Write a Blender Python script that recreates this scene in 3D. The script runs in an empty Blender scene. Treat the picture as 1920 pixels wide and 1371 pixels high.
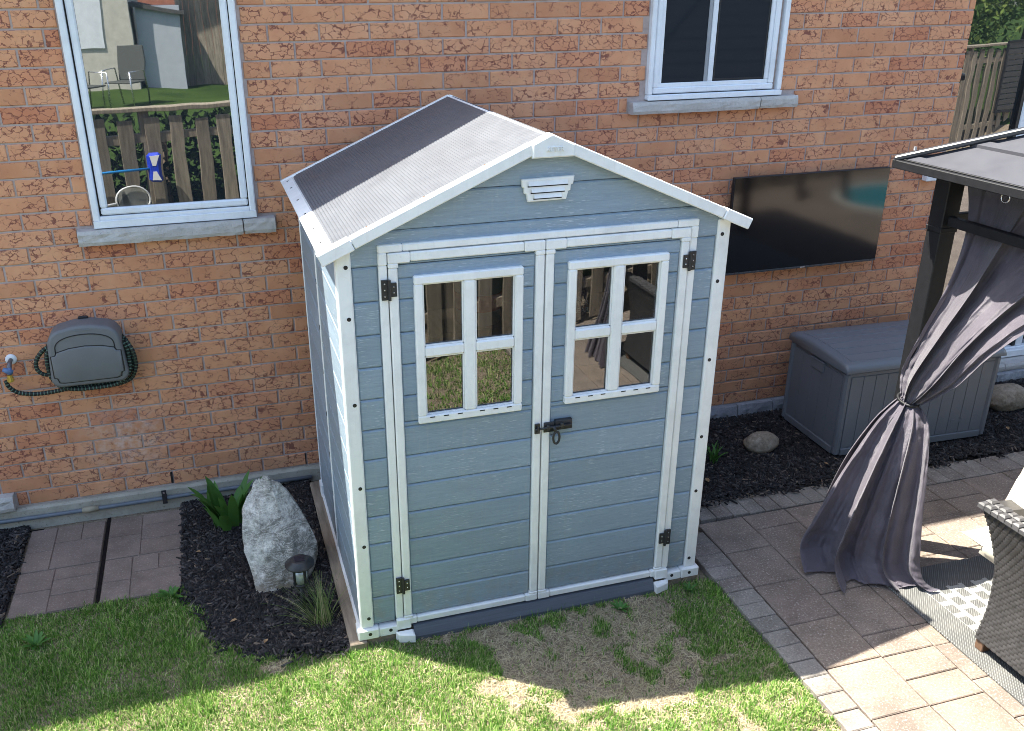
import bpy, math, random
import numpy as np
from mathutils import Vector, Matrix, Euler, noise as mnoise

random.seed(7)
rng = np.random.default_rng(11)
scene = bpy.context.scene
COL = scene.collection
PI = math.pi

# ------------------------------------------------------------------ camera
cam_data = bpy.data.cameras.new('camera')
cam = bpy.data.objects.new('camera', cam_data)
COL.objects.link(cam)
CAM = Vector((-1.29837, -3.38600, 2.79066))
CR = Vector((0.96035032, -0.27860275, -0.01038152))
CU = Vector((0.11851544, 0.37425413, 0.91972166))
CF = Vector((0.25235166, 0.88448536, -0.3924338))
mw = Matrix.Identity(4)
for i in range(3):
    mw[i][0] = CR[i]; mw[i][1] = CU[i]; mw[i][2] = -CF[i]; mw[i][3] = CAM[i]
cam.matrix_world = mw
cam_data.sensor_fit = 'HORIZONTAL'
cam_data.sensor_width = 36.0
FPX = 1679.35
cam_data.lens = FPX / 1920 * 36.0
cam_data.shift_x = 81.886 / 1920
cam_data.shift_y = 11.162 / 1920
cam_data.clip_start = 0.05
cam_data.clip_end = 400
scene.camera = cam

# ------------------------------------------------------------------ sky, sun, exposure
SUN = Vector((-0.449, 0.325, 1.0)).normalized()
world = bpy.data.worlds.new('World')
scene.world = world
world.use_nodes = True
wnt = world.node_tree
sky = wnt.nodes.new('ShaderNodeTexSky')
sky.sky_type = 'NISHITA'
sky.sun_disc = False
sky.sun_elevation = math.asin(SUN.z)
sky.sun_rotation = math.atan2(SUN.x, SUN.y) % (2 * PI)
sky.air_density = 1.0
sky.dust_density = 1.6
sky.ozone_density = 1.0
wnt.links.new(sky.outputs[0], wnt.nodes['Background'].inputs[0])
wnt.nodes['Background'].inputs[1].default_value = 0.11
sun_data = bpy.data.lights.new('sun', 'SUN')
sun_data.energy = 4.1
sun_data.angle = math.radians(0.5)
sun_data.color = (1.0, 0.955, 0.88)
sun = bpy.data.objects.new('sun', sun_data)
sun.rotation_euler = (-SUN).to_track_quat('-Z', 'Y').to_euler()
sun.location = (-4, 4, 9)
COL.objects.link(sun)
scene.view_settings.view_transform = 'Standard'
scene.view_settings.look = 'None'
scene.view_settings.gamma = 1.0
scene.view_settings.exposure = 2.1
scene.view_settings.use_curve_mapping = False
scene.view_settings.use_white_balance = True
scene.view_settings.white_balance_temperature = 6650
scene.view_settings.white_balance_tint = 6
scene.cycles.filter_width = 0.9
scene.cycles.max_bounces = 8
scene.cycles.diffuse_bounces = 4
scene.cycles.glossy_bounces = 4
scene.cycles.caustics_reflective = False
scene.cycles.caustics_refractive = False

# ------------------------------------------------------------------ materials
class NT:
    """small helper around a material's node tree"""
    def __init__(s, name):
        s.m = bpy.data.materials.new(name)
        s.m.use_nodes = True
        s.t = s.m.node_tree
        s.b = s.t.nodes['Principled BSDF']
        s.out = s.t.nodes['Material Output']
        s._pos = None
    def n(s, typ, **kw):
        nd = s.t.nodes.new(typ)
        for k, v in kw.items():
            setattr(nd, k, v)
        return nd
    def l(s, a, b):
        s.t.links.new(a, b)
    def pos(s, scale=(1, 1, 1), obj=False):
        if obj:
            src = s.n('ShaderNodeTexCoord').outputs['Object']
        else:
            src = s.n('ShaderNodeNewGeometry').outputs['Position']
        mp = s.n('ShaderNodeMapping')
        mp.inputs['Scale'].default_value = scale
        s.l(src, mp.inputs['Vector'])
        return mp.outputs[0]
    def noise(s, vec, scale, detail=3.0, rough=0.55, dist=0.0):
        nd = s.n('ShaderNodeTexNoise')
        nd.inputs['Scale'].default_value = scale
        nd.inputs['Detail'].default_value = detail
        nd.inputs['Roughness'].default_value = rough
        nd.inputs['Distortion'].default_value = dist
        s.l(vec, nd.inputs['Vector'])
        return nd.outputs[0]
    def ramp(s, fac, stops, interp='LINEAR'):
        nd = s.n('ShaderNodeValToRGB')
        cr = nd.color_ramp
        cr.interpolation = interp
        while len(cr.elements) < len(stops):
            cr.elements.new(0.5)
        for e, (p, c) in zip(cr.elements, stops):
            e.position = p
            e.color = (c, c, c, 1) if isinstance(c, (int, float)) else (*c[:3], 1)
        s.l(fac, nd.inputs[0])
        return nd.outputs[0]
    def mix(s, fac, a, b, mode='MIX'):
        nd = s.n('ShaderNodeMix', data_type='RGBA', blend_type=mode)
        nd.clamp_factor = True
        if isinstance(fac, (int, float)):
            nd.inputs[0].default_value = fac
        else:
            s.l(fac, nd.inputs[0])
        for sock, v in ((nd.inputs[6], a), (nd.inputs[7], b)):
            if isinstance(v, (tuple, list)):
                sock.default_value = (*v[:3], 1)
            else:
                s.l(v, sock)
        return nd.outputs[2]
    def math(s, op, a, b=0.0, c=None):
        nd = s.n('ShaderNodeMath', operation=op)
        for i, v in enumerate((a, b) if c is None else (a, b, c)):
            if isinstance(v, (int, float)):
                nd.inputs[i].default_value = v
            else:
                s.l(v, nd.inputs[i])
        return nd.outputs[0]
    def rand(s):
        """one random number per object and per loose piece"""
        a = s.n('ShaderNodeObjectInfo').outputs['Random']
        b = s.n('ShaderNodeNewGeometry').outputs['Random Per Island']
        return s.math('FRACT', s.math('ADD', a, b))
    def bump(s, h, strength=0.3, dist=0.005):
        nd = s.n('ShaderNodeBump')
        nd.inputs['Strength'].default_value = strength
        nd.inputs['Distance'].default_value = dist
        s.l(h, nd.inputs['Height'])
        s.l(nd.outputs[0], s.b.inputs['Normal'])
    def set(s, color=None, rough=None, spec=None, metal=None, sheen=None):
        if color is not None:
            if isinstance(color, tuple):
                s.b.inputs['Base Color'].default_value = (*color, 1)
            else:
                s.l(color, s.b.inputs['Base Color'])
        if rough is not None:
            if isinstance(rough, (int, float)):
                s.b.inputs['Roughness'].default_value = rough
            else:
                s.l(rough, s.b.inputs['Roughness'])
        if spec is not None:
            s.b.inputs['Specular IOR Level'].default_value = spec
        if metal is not None:
            s.b.inputs['Metallic'].default_value = metal
        if sheen is not None:
            s.b.inputs['Sheen Weight'].default_value = sheen
        return s.m

def simple(name, c, rough=0.6, var=0.12, scale=12, spec=0.4, bump=0.0, bscale=60, metal=0.0, stretch=(1, 1, 1), rnd=0.0):
    """base colour broken up by noise, with wear and fine relief"""
    t = NT(name)
    p = t.pos(stretch)
    f = t.noise(p, scale, 5, 0.6)
    lo = tuple(max(0.0, x * (1 - var)) for x in c)
    hi = tuple(min(1.0, x * (1 + var)) for x in c)
    col = t.ramp(f, [(0.3, lo), (0.7, hi)])
    if rnd:
        k = t.ramp(t.rand(), [(0, 1 - rnd), (1, 1 + rnd * 0.0 + 0.0)])
        col = t.mix(1.0, col, k, 'MULTIPLY')
    f2 = t.noise(p, scale * 4, 4, 0.6)
    r = t.ramp(f2, [(0.3, max(0.02, rough - 0.08)), (0.7, min(1.0, rough + 0.08))])
    t.set(col, r, spec, metal)
    if bump:
        t.bump(t.noise(p, bscale, 4, 0.6), bump, 0.004)
    return t.m

def brick_material(name='brick_face', redness=0.0):
    t = NT(name)
    p = t.pos((1, 1, 1))
    wob = t.n('ShaderNodeTexNoise'); wob.inputs['Scale'].default_value = 40; wob.inputs['Detail'].default_value = 3
    t.l(p, wob.inputs['Vector'])
    sub = t.n('ShaderNodeVectorMath', operation='MULTIPLY_ADD')
    t.l(wob.outputs[1], sub.inputs[0]); sub.inputs[1].default_value = (0.055, 0.0, 0.05); t.l(p, sub.inputs[2])
    mp = t.n('ShaderNodeMapping'); mp.inputs['Scale'].default_value = (19, 0.01, 30); t.l(sub.outputs[0], mp.inputs['Vector'])
    v = t.n('ShaderNodeTexVoronoi', feature='DISTANCE_TO_EDGE'); v.inputs['Scale'].default_value = 1.0
    t.l(mp.outputs[0], v.inputs['Vector'])
    crack = t.ramp(v.outputs['Distance'], [(0.0, 1.0), (0.026, 0.9), (0.055, 0.0)])
    # patches where the skin of the brick stays smooth
    rnd = t.rand()
    offs = t.n('ShaderNodeVectorMath', operation='SCALE'); t.l(p, offs.inputs[0]); offs.inputs['Scale'].default_value = 1.0
    patch = t.noise(offs.outputs[0], 16, 4, 0.65)
    mask = t.ramp(t.math('ADD', patch, t.math('MULTIPLY', t.math('SUBTRACT', rnd, 0.5), 0.16)), [(0.40 - redness * 0.2, 0.0), (0.54 - redness * 0.2, 1.0)])
    line = t.math('MULTIPLY', crack, mask)
    tone = t.noise(p, 7, 4, 0.6)
    body = t.ramp(tone, [(0.25, (0.58, 0.268, 0.150)), (0.5, (0.65, 0.322, 0.180)), (0.75, (0.70, 0.375, 0.220))])
    per = t.ramp(rnd, [(0.0, (0.82, 0.76, 0.73)), (0.2, (0.96, 0.93, 0.90)), (0.4, (1.0, 0.99, 0.97)), (0.75, (1.0, 1.0, 1.0)), (0.9, (0.93, 0.82, 0.79)), (1.0, (0.84, 0.68, 0.65))])
    body = t.mix(1.0, body, per, 'MULTIPLY')
    red = t.mix(0.4 + redness * 0.4, body, (0.52, 0.21, 0.15))
    body = t.mix(t.math('MULTIPLY', mask, 0.22 + redness * 0.6), body, red)
    col = t.mix(t.math('MULTIPLY', line, 0.9), body, (0.19, 0.065, 0.052))
    # pale efflorescence low on the wall
    sep = t.n('ShaderNodeSeparateXYZ'); t.l(p, sep.inputs[0])
    dx = t.math('MULTIPLY', t.math('ADD', sep.outputs[0], 1.93), 3.2)
    dz = t.math('MULTIPLY', t.math('SUBTRACT', sep.outputs[2], 0.39), 3.4)
    d = t.math('SQRT', t.math('ADD', t.math('MULTIPLY', dx, dx), t.math('MULTIPLY', dz, dz)))
    stain = t.math('MULTIPLY', t.ramp(d, [(0.0, 0.75), (1.0, 0.0)]), t.ramp(t.noise(p, 22, 5, 0.7), [(0.4, 0.0), (0.7, 1.0)]))
    col = t.mix(stain, col, (0.72, 0.62, 0.58))
    # lowest courses mixed toward brown, fading out upward
    low = t.ramp(sep.outputs[2], [(0.0, 0.0), (0.06, 0.35), (0.5, 0.0)])
    col = t.mix(t.math('MULTIPLY', low, t.ramp(t.noise(p, 9, 4), [(0.4, 0.2), (0.7, 1.0)])), col, (0.30, 0.18, 0.10))
    t.set(col, 0.85, 0.25)
    h = t.math('SUBTRACT', t.math('MULTIPLY', t.noise(p, 120, 3), 0.35), line)
    t.bump(h, 0.55, 0.004)
    return t.m

def siding_material():
    t = NT('blue_grey_siding')
    p = t.pos((1.2, 1.2, 26))
    grain = t.noise(p, 3.5, 6, 0.65)
    p2 = t.pos((1, 1, 1))
    big = t.noise(p2, 2.3, 3)
    col = t.ramp(grain, [(0.25, (0.215, 0.292, 0.370)), (0.55, (0.270, 0.357, 0.440)), (0.8, (0.318, 0.408, 0.49))])
    col = t.mix(t.ramp(big, [(0.35, 0.0), (0.75, 0.45)]), col, (0.275, 0.33, 0.355))
    scuffp = t.pos((7, 7, 75))
    sc = t.noise(scuffp, 3.0, 2, 0.5)
    where = t.noise(p2, 4.5, 3)
    scuff = t.math('MULTIPLY', t.ramp(sc, [(0.60, 0.0), (0.66, 1.0)]), t.ramp(where, [(0.46, 0.0), (0.58, 0.7)]))
    col = t.mix(scuff, col, (0.52, 0.60, 0.66))
    sep = t.n('ShaderNodeSeparateXYZ'); t.l(p2, sep.inputs[0])
    mud = t.math('MULTIPLY', t.ramp(sep.outputs[2], [(0.02, 0.55), (0.30, 0.0)]), t.ramp(t.noise(p2, 16, 5, 0.7), [(0.42, 0.0), (0.62, 1.0)]))
    col = t.mix(mud, col, (0.33, 0.29, 0.23))
    drip = t.noise(t.pos((30, 30, 1.6)), 2.0, 3, 0.6)
    col = t.mix(t.ramp(drip, [(0.58, 0.0), (0.72, 0.28)]), col, (0.36, 0.40, 0.41))
    col = t.mix(1.0, col, t.ramp(t.rand(), [(0.0, (0.90, 0.905, 0.90)), (1.0, (1.05, 1.05, 1.06))]), 'MULTIPLY')
    fine = t.noise(t.pos((5, 5, 150)), 4.0, 5, 0.7)
    col = t.mix(t.ramp(fine, [(0.36, 0.35), (0.48, 0.0)]), col, (0.13, 0.17, 0.21))
    t.set(col, 0.42, 0.5)
    t.bump(t.math('ADD', grain, fine), 0.5, 0.005)
    return t.m

def white_plastic(name, c=(0.84, 0.85, 0.84)):
    t = NT(name)
    p = t.pos((1, 1, 1))
    dirt = t.noise(p, 5, 6, 0.7)
    col = t.ramp(dirt, [(0.3, tuple(x * 0.86 for x in c)), (0.55, c), (0.8, tuple(min(1, x * 1.04) for x in c))])
    fine = t.noise(p, 70, 4, 0.7)
    col = t.mix(t.ramp(fine, [(0.62, 0.0), (0.78, 0.28)]), col, (0.46, 0.44, 0.39))
    strk = t.noise(t.pos((26, 26, 2.2)), 2.4, 4, 0.6)
    col = t.mix(t.ramp(strk, [(0.56, 0.0), (0.74, 0.14)]), col, (0.52, 0.50, 0.45))
    t.set(col, 0.45, 0.45)
    t.bump(t.noise(t.pos((6, 6, 60)), 4, 3), 0.12, 0.003)
    return t.m

def glass_material(name, mirror=0.35, tint=(0.02, 0.024, 0.028), rough=0.008, wav=0.0, see=0.0, gcol=0.95):
    t = NT(name)
    t.b.inputs['Base Color'].default_value = (*tint, 1)
    t.b.inputs['Roughness'].default_value = 0.3
    t.b.inputs['Specular IOR Level'].default_value = 0.0
    g = t.n('ShaderNodeBsdfGlossy'); g.inputs['Roughness'].default_value = rough
    g.inputs['Color'].default_value = (gcol, gcol * 1.01, gcol * 1.03, 1)
    lw = t.n('ShaderNodeFresnel'); lw.inputs['IOR'].default_value = 1.5
    fac = t.math('MAXIMUM', lw.outputs[0], mirror)
    base = t.b.outputs[0]
    if see:
        tr = t.n('ShaderNodeBsdfTransparent'); tr.inputs['Color'].default_value = (0.9, 0.92, 0.93, 1)
        m0 = t.n('ShaderNodeMixShader'); m0.inputs[0].default_value = see
        t.l(base, m0.inputs[1]); t.l(tr.outputs[0], m0.inputs[2]); base = m0.outputs[0]
    ms = t.n('ShaderNodeMixShader')
    t.l(fac, ms.inputs[0]); t.l(base, ms.inputs[1]); t.l(g.outputs[0], ms.inputs[2])
    t.l(ms.outputs[0], t.out.inputs['Surface'])
    if wav:
        nd = t.n('ShaderNodeBump'); nd.inputs['Strength'].default_value = wav; nd.inputs['Distance'].default_value = 0.02
        t.l(t.noise(t.pos((1, 1, 1)), 2.2, 2), nd.inputs['Height'])
        t.l(nd.outputs[0], g.inputs['Normal'])
    return t.m

def stone_material(name, c1, c2, c3, scale=18, bump=0.8):
    t = NT(name)
    p = t.pos()
    a = t.noise(p, scale, 8, 0.7)
    b = t.noise(p, scale * 0.25, 4, 0.6)
    col = t.ramp(a, [(0.34, c1), (0.5, c2), (0.64, c3)])
    col = t.mix(t.ramp(b, [(0.48, 0.0), (0.66, 0.6)]), col, c1)
    if name == 'boulder_granite':
        big = t.noise(p, 3.6, 5, 0.62)
        col = t.mix(t.ramp(big, [(0.46, 0.0), (0.53, 0.75)]), col, (0.17, 0.163, 0.145))
        sep = t.n('ShaderNodeSeparateXYZ'); t.l(p, sep.inputs[0])
        soil = t.math('MULTIPLY', t.ramp(t.math('ADD', sep.outputs[2], 0.1), [(0.0, 0.9), (0.20, 0.0)]), t.ramp(t.noise(p, 12, 5, 0.7), [(0.35, 0.2), (0.6, 1.0)]))
        col = t.mix(soil, col, (0.30, 0.235, 0.15))
        vein = t.noise(t.pos((3, 3, 9)), 3.0, 6, 0.75, 1.2)
        col = t.mix(t.ramp(vein, [(0.47, 0.0), (0.5, 0.75), (0.53, 0.0)]), col, (0.80, 0.78, 0.74))
    sp = t.noise(p, scale * 7, 3, 0.7)
    col = t.mix(t.ramp(sp, [(0.60, 0.0), (0.70, 0.6)]), col, tuple(x * 0.35 for x in c1))
    t.set(col, 0.88, 0.25)
    t.bump(t.math('ADD', a, t.math('MULTIPLY', sp, 0.3)), bump, 0.012)
    return t.m

def paver_material(name, cols, speck=0.5):
    t = NT(name)
    p = t.pos()
    r = t.rand()
    base = t.ramp(r, [(i / max(1, len(cols) - 1), c) for i, c in enumerate(cols)])
    m = t.noise(p, 6, 5, 0.65)
    base = t.mix(1.0, base, t.ramp(m, [(0.3, 0.78), (0.7, 1.12)]), 'MULTIPLY')
    st_ = t.noise(p, 3.2, 5, 0.65)
    base = t.mix(t.ramp(st_, [(0.5, 0.0), (0.66, 0.55)]), base, (0.12, 0.095, 0.08))
    s = t.noise(p, 95, 5, 0.8)
    base = t.mix(t.ramp(s, [(0.55, 0.0), (0.66, speck)]), base, (0.58, 0.52, 0.46))
    base = t.mix(t.ramp(s, [(0.34, speck), (0.45, 0.0)]), base, (0.11, 0.09, 0.08))
    t.set(base, 0.9, 0.2)
    t.bump(t.math('ADD', s, m), 0.5, 0.004)
    return t.m

def island_material(name, stops, rough=0.7, spec=0.25, transl=0.0):
    t = NT(name)
    r = t.n('ShaderNodeNewGeometry').outputs['Random Per Island']
    p = t.pos()
    col = t.ramp(r, stops)
    col = t.mix(1.0, col, t.ramp(t.noise(p, 3, 3), [(0.3, 0.8), (0.7, 1.12)]), 'MULTIPLY')
    t.set(col, rough, spec)
    if transl:
        tl = t.n('ShaderNodeBsdfTranslucent'); t.l(col, tl.inputs['Color'])
        ms = t.n('ShaderNodeMixShader'); ms.inputs[0].default_value = transl
        t.l(t.b.outputs[0], ms.inputs[1]); t.l(tl.outputs[0], ms.inputs[2]); t.l(ms.outputs[0], t.out.inputs['Surface'])
    return t.m

M = {}
M['brick'] = brick_material()
M['brick_red'] = brick_material('brick_red_face', 0.8)
M['mortar'] = simple('mortar', (0.45, 0.37, 0.345), 0.95, 0.15, 20, 0.1, 0.4, 150)
M['concrete'] = stone_material('concrete', (0.30, 0.28, 0.23), (0.37, 0.355, 0.30), (0.43, 0.41, 0.36), 9, 0.25)
M['sill'] = stone_material('sill_stone', (0.44, 0.42, 0.40), (0.50, 0.48, 0.46), (0.56, 0.54, 0.52), 22, 0.8)
M['granite'] = stone_material('split_granite', (0.24, 0.25, 0.28), (0.32, 0.33, 0.36), (0.40, 0.41, 0.44), 30, 1.0)
M['vinyl'] = white_plastic('window_vinyl', (0.78, 0.81, 0.85))
M['white'] = white_plastic('white_trim')
M['siding'] = siding_material()
M['dark'] = simple('black_plastic', (0.018, 0.018, 0.02), 0.45, 0.2, 20)
M['blackmetal'] = simple('black_metal', (0.022, 0.023, 0.026), 0.42, 0.25, 30, 0.5, 0.15, 90)
M['threshold'] = simple('slate_threshold', (0.10, 0.115, 0.14), 0.5, 0.15, 6, 0.4, 0.3, 40, 0, (1, 30, 30))
M['roof'] = simple('shed_roof_panel', (0.108, 0.114, 0.130), 0.5, 0.10, 3, 0.4, 0.2, 120)
M['timber'] = simple('grey_timber', (0.27, 0.22, 0.17), 0.9, 0.3, 5, 0.1, 0.5, 25, 0, (8, 1, 8), 0.2)
M['fence'] = simple('weathered_fence', (0.33, 0.28, 0.22), 0.9, 0.35, 4, 0.1, 0.4, 20, 0, (9, 9, 1), 0.35)
M['glass'] = glass_material('window_glass', 0.30, (0.02, 0.025, 0.03), 0.012, 0.035)
M['glass_screen'] = glass_material('screened_glass', 0.02, (0.022, 0.026, 0.032), 0.05, 0, 0, 0.35)
M['glass_door'] = glass_material('door_glass', 0.27, (0.02, 0.024, 0.028), 0.01, 0.02)
M['glass_shed'] = glass_material('shed_pane', 0.11, (0.03, 0.03, 0.03), 0.01, 0.02, 0.75)
M['screen'] = glass_material('tv_screen', 0.062, (0.006, 0.006, 0.007), 0.07)
M['rock'] = stone_material('boulder_granite', (0.13, 0.125, 0.115), (0.47, 0.46, 0.43), (0.86, 0.84, 0.80), 22, 1.0)
M['pebble'] = stone_material('round_stone', (0.19, 0.155, 0.115), (0.30, 0.25, 0.19), (0.42, 0.365, 0.29), 34, 0.6)
M['slab'] = paver_material('imprinted_slab', [(0.20, 0.155, 0.130), (0.25, 0.195, 0.165), (0.22, 0.173, 0.150)], 0.35)
M['paver'] = paver_material('patio_paver', [(0.205, 0.160, 0.132), (0.27, 0.215, 0.178), (0.23, 0.185, 0.155), (0.29, 0.226, 0.178)], 0.75)
M['edge'] = paver_material('edge_paver', [(0.22, 0.20, 0.175), (0.30, 0.27, 0.235), (0.255, 0.218, 0.19)], 0.75)
M['sand'] = simple('joint_sand', (0.20, 0.165, 0.13), 0.95, 0.3, 30, 0.1)
M['deckbox'] = simple('grey_resin', (0.155, 0.172, 0.195), 0.42, 0.08, 3, 0.45, 0.15, 200)
M['reel'] = simple('grey_reel_plastic', (0.155, 0.16, 0.168), 0.5, 0.07, 8, 0.4, 0.1, 200)
M['hose_black'] = simple('hose_black', (0.012, 0.016, 0.014), 0.55, 0.2, 40)
M['hose_green'] = simple('hose_stripe', (0.10, 0.17, 0.13), 0.6, 0.3, 40)
M['brass'] = simple('brass', (0.62, 0.44, 0.10), 0.35, 0.15, 30, 0.5, 0, 60, 0.6)
M['bluemetal'] = simple('blue_valve', (0.10, 0.17, 0.33), 0.4, 0.2, 20)
M['pipe'] = simple('grey_conduit', (0.125, 0.15, 0.18), 0.4, 0.12, 14)
M['gazebo'] = simple('charcoal_metal', (0.013, 0.013, 0.015), 0.5, 0.2, 30, 0.3, 0.2, 140)
M['gazebo_roof'] = simple('gazebo_roof_sheet', (0.062, 0.062, 0.072), 0.5, 0.10, 2.5, 0.25)
M['hip'] = simple('hip_cap_metal', (0.035, 0.038, 0.046), 0.35, 0.15, 10, 0.5)
M['wicker'] = simple('dark_wicker', (0.042, 0.040, 0.041), 0.42, 0.35, 25, 0.5, 0, 60)
M['cushion'] = simple('beige_cushion', (0.66, 0.60, 0.50), 0.9, 0.06, 30, 0.1, 0.3, 300)
M['wood_foot'] = simple('brown_foot', (0.14, 0.08, 0.05), 0.5, 0.2, 20)
M['chrome'] = simple('bright_steel', (0.75, 0.75, 0.77), 0.25, 0.05, 20, 0.5, 0, 60, 0.9)
M['blue_plastic'] = simple('blue_plastic', (0.015, 0.05, 0.55), 0.4, 0.1, 20)
M['pole'] = simple('blue_pole', (0.02, 0.22, 0.55), 0.35, 0.1, 20)
M['net'] = simple('pale_mesh', (0.60, 0.60, 0.56), 0.9, 0.1, 60)
M['leaf'] = island_material('tulip_leaf', [(0, (0.04, 0.13, 0.025)), (1, (0.12, 0.27, 0.06))], 0.5, 0.35, 0.25)
M['tuft'] = island_material('tuft_blades', [(0, (0.10, 0.17, 0.045)), (0.6, (0.19, 0.26, 0.085)), (0.8, (0.34, 0.34, 0.17)), (1, (0.44, 0.38, 0.22))], 0.6, 0.25, 0.25)
M['straw'] = island_material('dry_straw', [(0, (0.34, 0.27, 0.16)), (1, (0.62, 0.53, 0.36))], 0.8, 0.15, 0.1)
M['mulch'] = island_material('mulch_chips', [(0, (0.010, 0.009, 0.010)), (0.5, (0.020, 0.018, 0.019)), (0.82, (0.046, 0.041, 0.041)), (0.97, (0.105, 0.092, 0.085)), (1, (0.22, 0.16, 0.11))], 0.75, 0.35)
M['mulch_soil'] = simple('mulch_soil', (0.013, 0.011, 0.011), 0.9, 0.4, 40, 0.1, 0.6, 90)
M['tree_leaf'] = island_material('tree_leaves', [(0, (0.05, 0.10, 0.02)), (0.6, (0.12, 0.19, 0.04)), (1, (0.26, 0.32, 0.08))], 0.6, 0.3, 0.3)
M['bark'] = simple('bark', (0.16, 0.12, 0.09), 0.95, 0.3, 12, 0.1, 0.6, 30)
M['cream_brick'] = simple('cream_masonry', (0.56, 0.53, 0.46), 0.9, 0.12, 6, 0.1)
M['grey_vinyl'] = simple('pale_grey_vinyl', (0.46, 0.49, 0.53), 0.6, 0.06, 6)
M['red_brick_far'] = simple('red_masonry', (0.42, 0.17, 0.12), 0.9, 0.15, 6, 0.1)
M['chair_sling'] = simple('grey_sling', (0.06, 0.065, 0.06), 0.7, 0.1, 30)
M['shingle'] = simple('grey_shingle', (0.10, 0.095, 0.09), 0.95, 0.3, 10, 0.1)
M['soffit'] = simple('white_soffit', (0.72, 0.72, 0.70), 0.6, 0.05, 6)
M['pool_water'] = simple('pool_water', (0.02, 0.30, 0.38), 0.05, 0.1, 6, 0.6)
M['coping'] = simple('pool_coping', (0.55, 0.52, 0.47), 0.8, 0.1, 10)
M['bucket'] = simple('pail_plastic', (0.62, 0.66, 0.72), 0.4, 0.06, 10)
M['bottle'] = simple('navy_bottle', (0.05, 0.06, 0.13), 0.35, 0.1, 10)
M['label_white'] = simple('label_white', (0.75, 0.76, 0.78), 0.5, 0.05, 10)
M['label_red'] = simple('label_red', (0.55, 0.06, 0.05), 0.5, 0.05, 10)
M['lens'] = glass_material('lantern_pane', 0.15, (0.32, 0.36, 0.36), 0.1)
M['solar'] = simple('solar_cell', (0.02, 0.022, 0.032), 0.2, 0.2, 40)

def curtain_material():
    t = NT('mauve_curtain')
    p = t.pos((1, 1, 1))
    a = t.noise(p, 6, 4)
    col = t.ramp(a, [(0.3, (0.080, 0.069, 0.090)), (0.7, (0.115, 0.098, 0.124))])
    w = t.noise(t.pos((60, 60, 700)), 3, 2)
    t.set(col, 0.46, 0.5, None, 0.25)
    t.bump(t.math('ADD', w, t.math('MULTIPLY', t.noise(t.pos((22, 22, 5)), 2.0, 4), 3.0)), 0.4, 0.009)
    tl = t.n('ShaderNodeBsdfTranslucent'); t.l(col, tl.inputs['Color'])
    ms = t.n('ShaderNodeMixShader'); ms.inputs[0].default_value = 0.12
    t.l(t.b.outputs[0], ms.inputs[1]); t.l(tl.outputs[0], ms.inputs[2]); t.l(ms.outputs[0], t.out.inputs['Surface'])
    return t.m
M['curtain'] = curtain_material()

def rug_material():
    t = NT('outdoor_rug')
    g = t.n('ShaderNodeNewGeometry').outputs['Position']
    sep = t.n('ShaderNodeSeparateXYZ'); t.l(g, sep.inputs[0])
    x, y = sep.outputs[0], sep.outputs[1]
    # woven ribs
    u = t.math('ADD', x, y); v = t.math('SUBTRACT', x, y)
    wv = t.math('MULTIPLY', t.math('SINE', t.math('MULTIPLY', x, 520.0)), t.math('SINE', t.math('MULTIPLY', y, 420.0)))
    base = t.ramp(wv, [(0.25, (0.10, 0.10, 0.098)), (0.75, (0.27, 0.268, 0.255))])
    # printed field of stepped blocks, inside the plain border
    fx = t.math('FRACT', t.math('ADD', t.math('MULTIPLY', x, 13.3), 0.0))
    fy = t.math('FRACT', t.math('ADD', t.math('MULTIPLY', y, 11.0), t.math('MULTIPLY', t.math('FLOOR', t.math('MULTIPLY', x, 13.3)), 0.5)))
    bx = t.math('MULTIPLY', t.math('GREATER_THAN', fx, 0.3), t.math('GREATER_THAN', fy, 0.34))
    pat = t.mix(bx, (0.42, 0.415, 0.40), base)
    tri = t.math('SUBTRACT', t.math('MULTIPLY', t.math('ABSOLUTE', t.math('SUBTRACT', t.math('FRACT', t.math('DIVIDE', t.math('ADD', y, 0.42), 1.15)), 0.5)), 0.95), 0.02)
    lim = t.math('ADD', 1.86, tri)
    ins = t.math('MULTIPLY', t.math('GREATER_THAN', x, 1.90), t.math('LESS_THAN', y, -0.46))
    col = t.mix(ins, base, pat)
    col = t.mix(t.ramp(t.noise(t.pos(), 8, 4), [(0.4, 0.0), (0.8, 0.25)]), col, (0.30, 0.28, 0.25))
    t.set(col, 0.95, 0.1)
    t.bump(wv, 0.6, 0.003)
    return t.m
M['rug'] = rug_material()

def ground_material():
    t = NT('lawn_soil')
    p = t.pos()
    a = t.noise(p, 26, 6, 0.7)
    b = t.noise(p, 120, 4, 0.7)
    col = t.ramp(a, [(0.28, (0.19, 0.145, 0.105)), (0.5, (0.33, 0.265, 0.195)), (0.72, (0.48, 0.40, 0.305))])
    col = t.mix(t.ramp(b, [(0.42, 0.6), (0.6, 0.0)]), col, (0.14, 0.11, 0.07))
    far = t.noise(p, 1.6, 4)
    sep = t.n('ShaderNodeSeparateXYZ'); t.l(p, sep.inputs[0])
    # neighbouring lawn beyond the fence is grassed, its shade painted as a darker green
    gr = t.math('GREATER_THAN', sep.outputs[2], 0.3)
    col = t.mix(gr, col, t.ramp(far, [(0.3, (0.025, 0.05, 0.010)), (0.7, (0.05, 0.085, 0.018))]))
    t.set(col, 0.95, 0.1)
    t.bump(t.math('ADD', a, b), 0.8, 0.015)
    return t.m
M['ground'] = ground_material()

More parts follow.
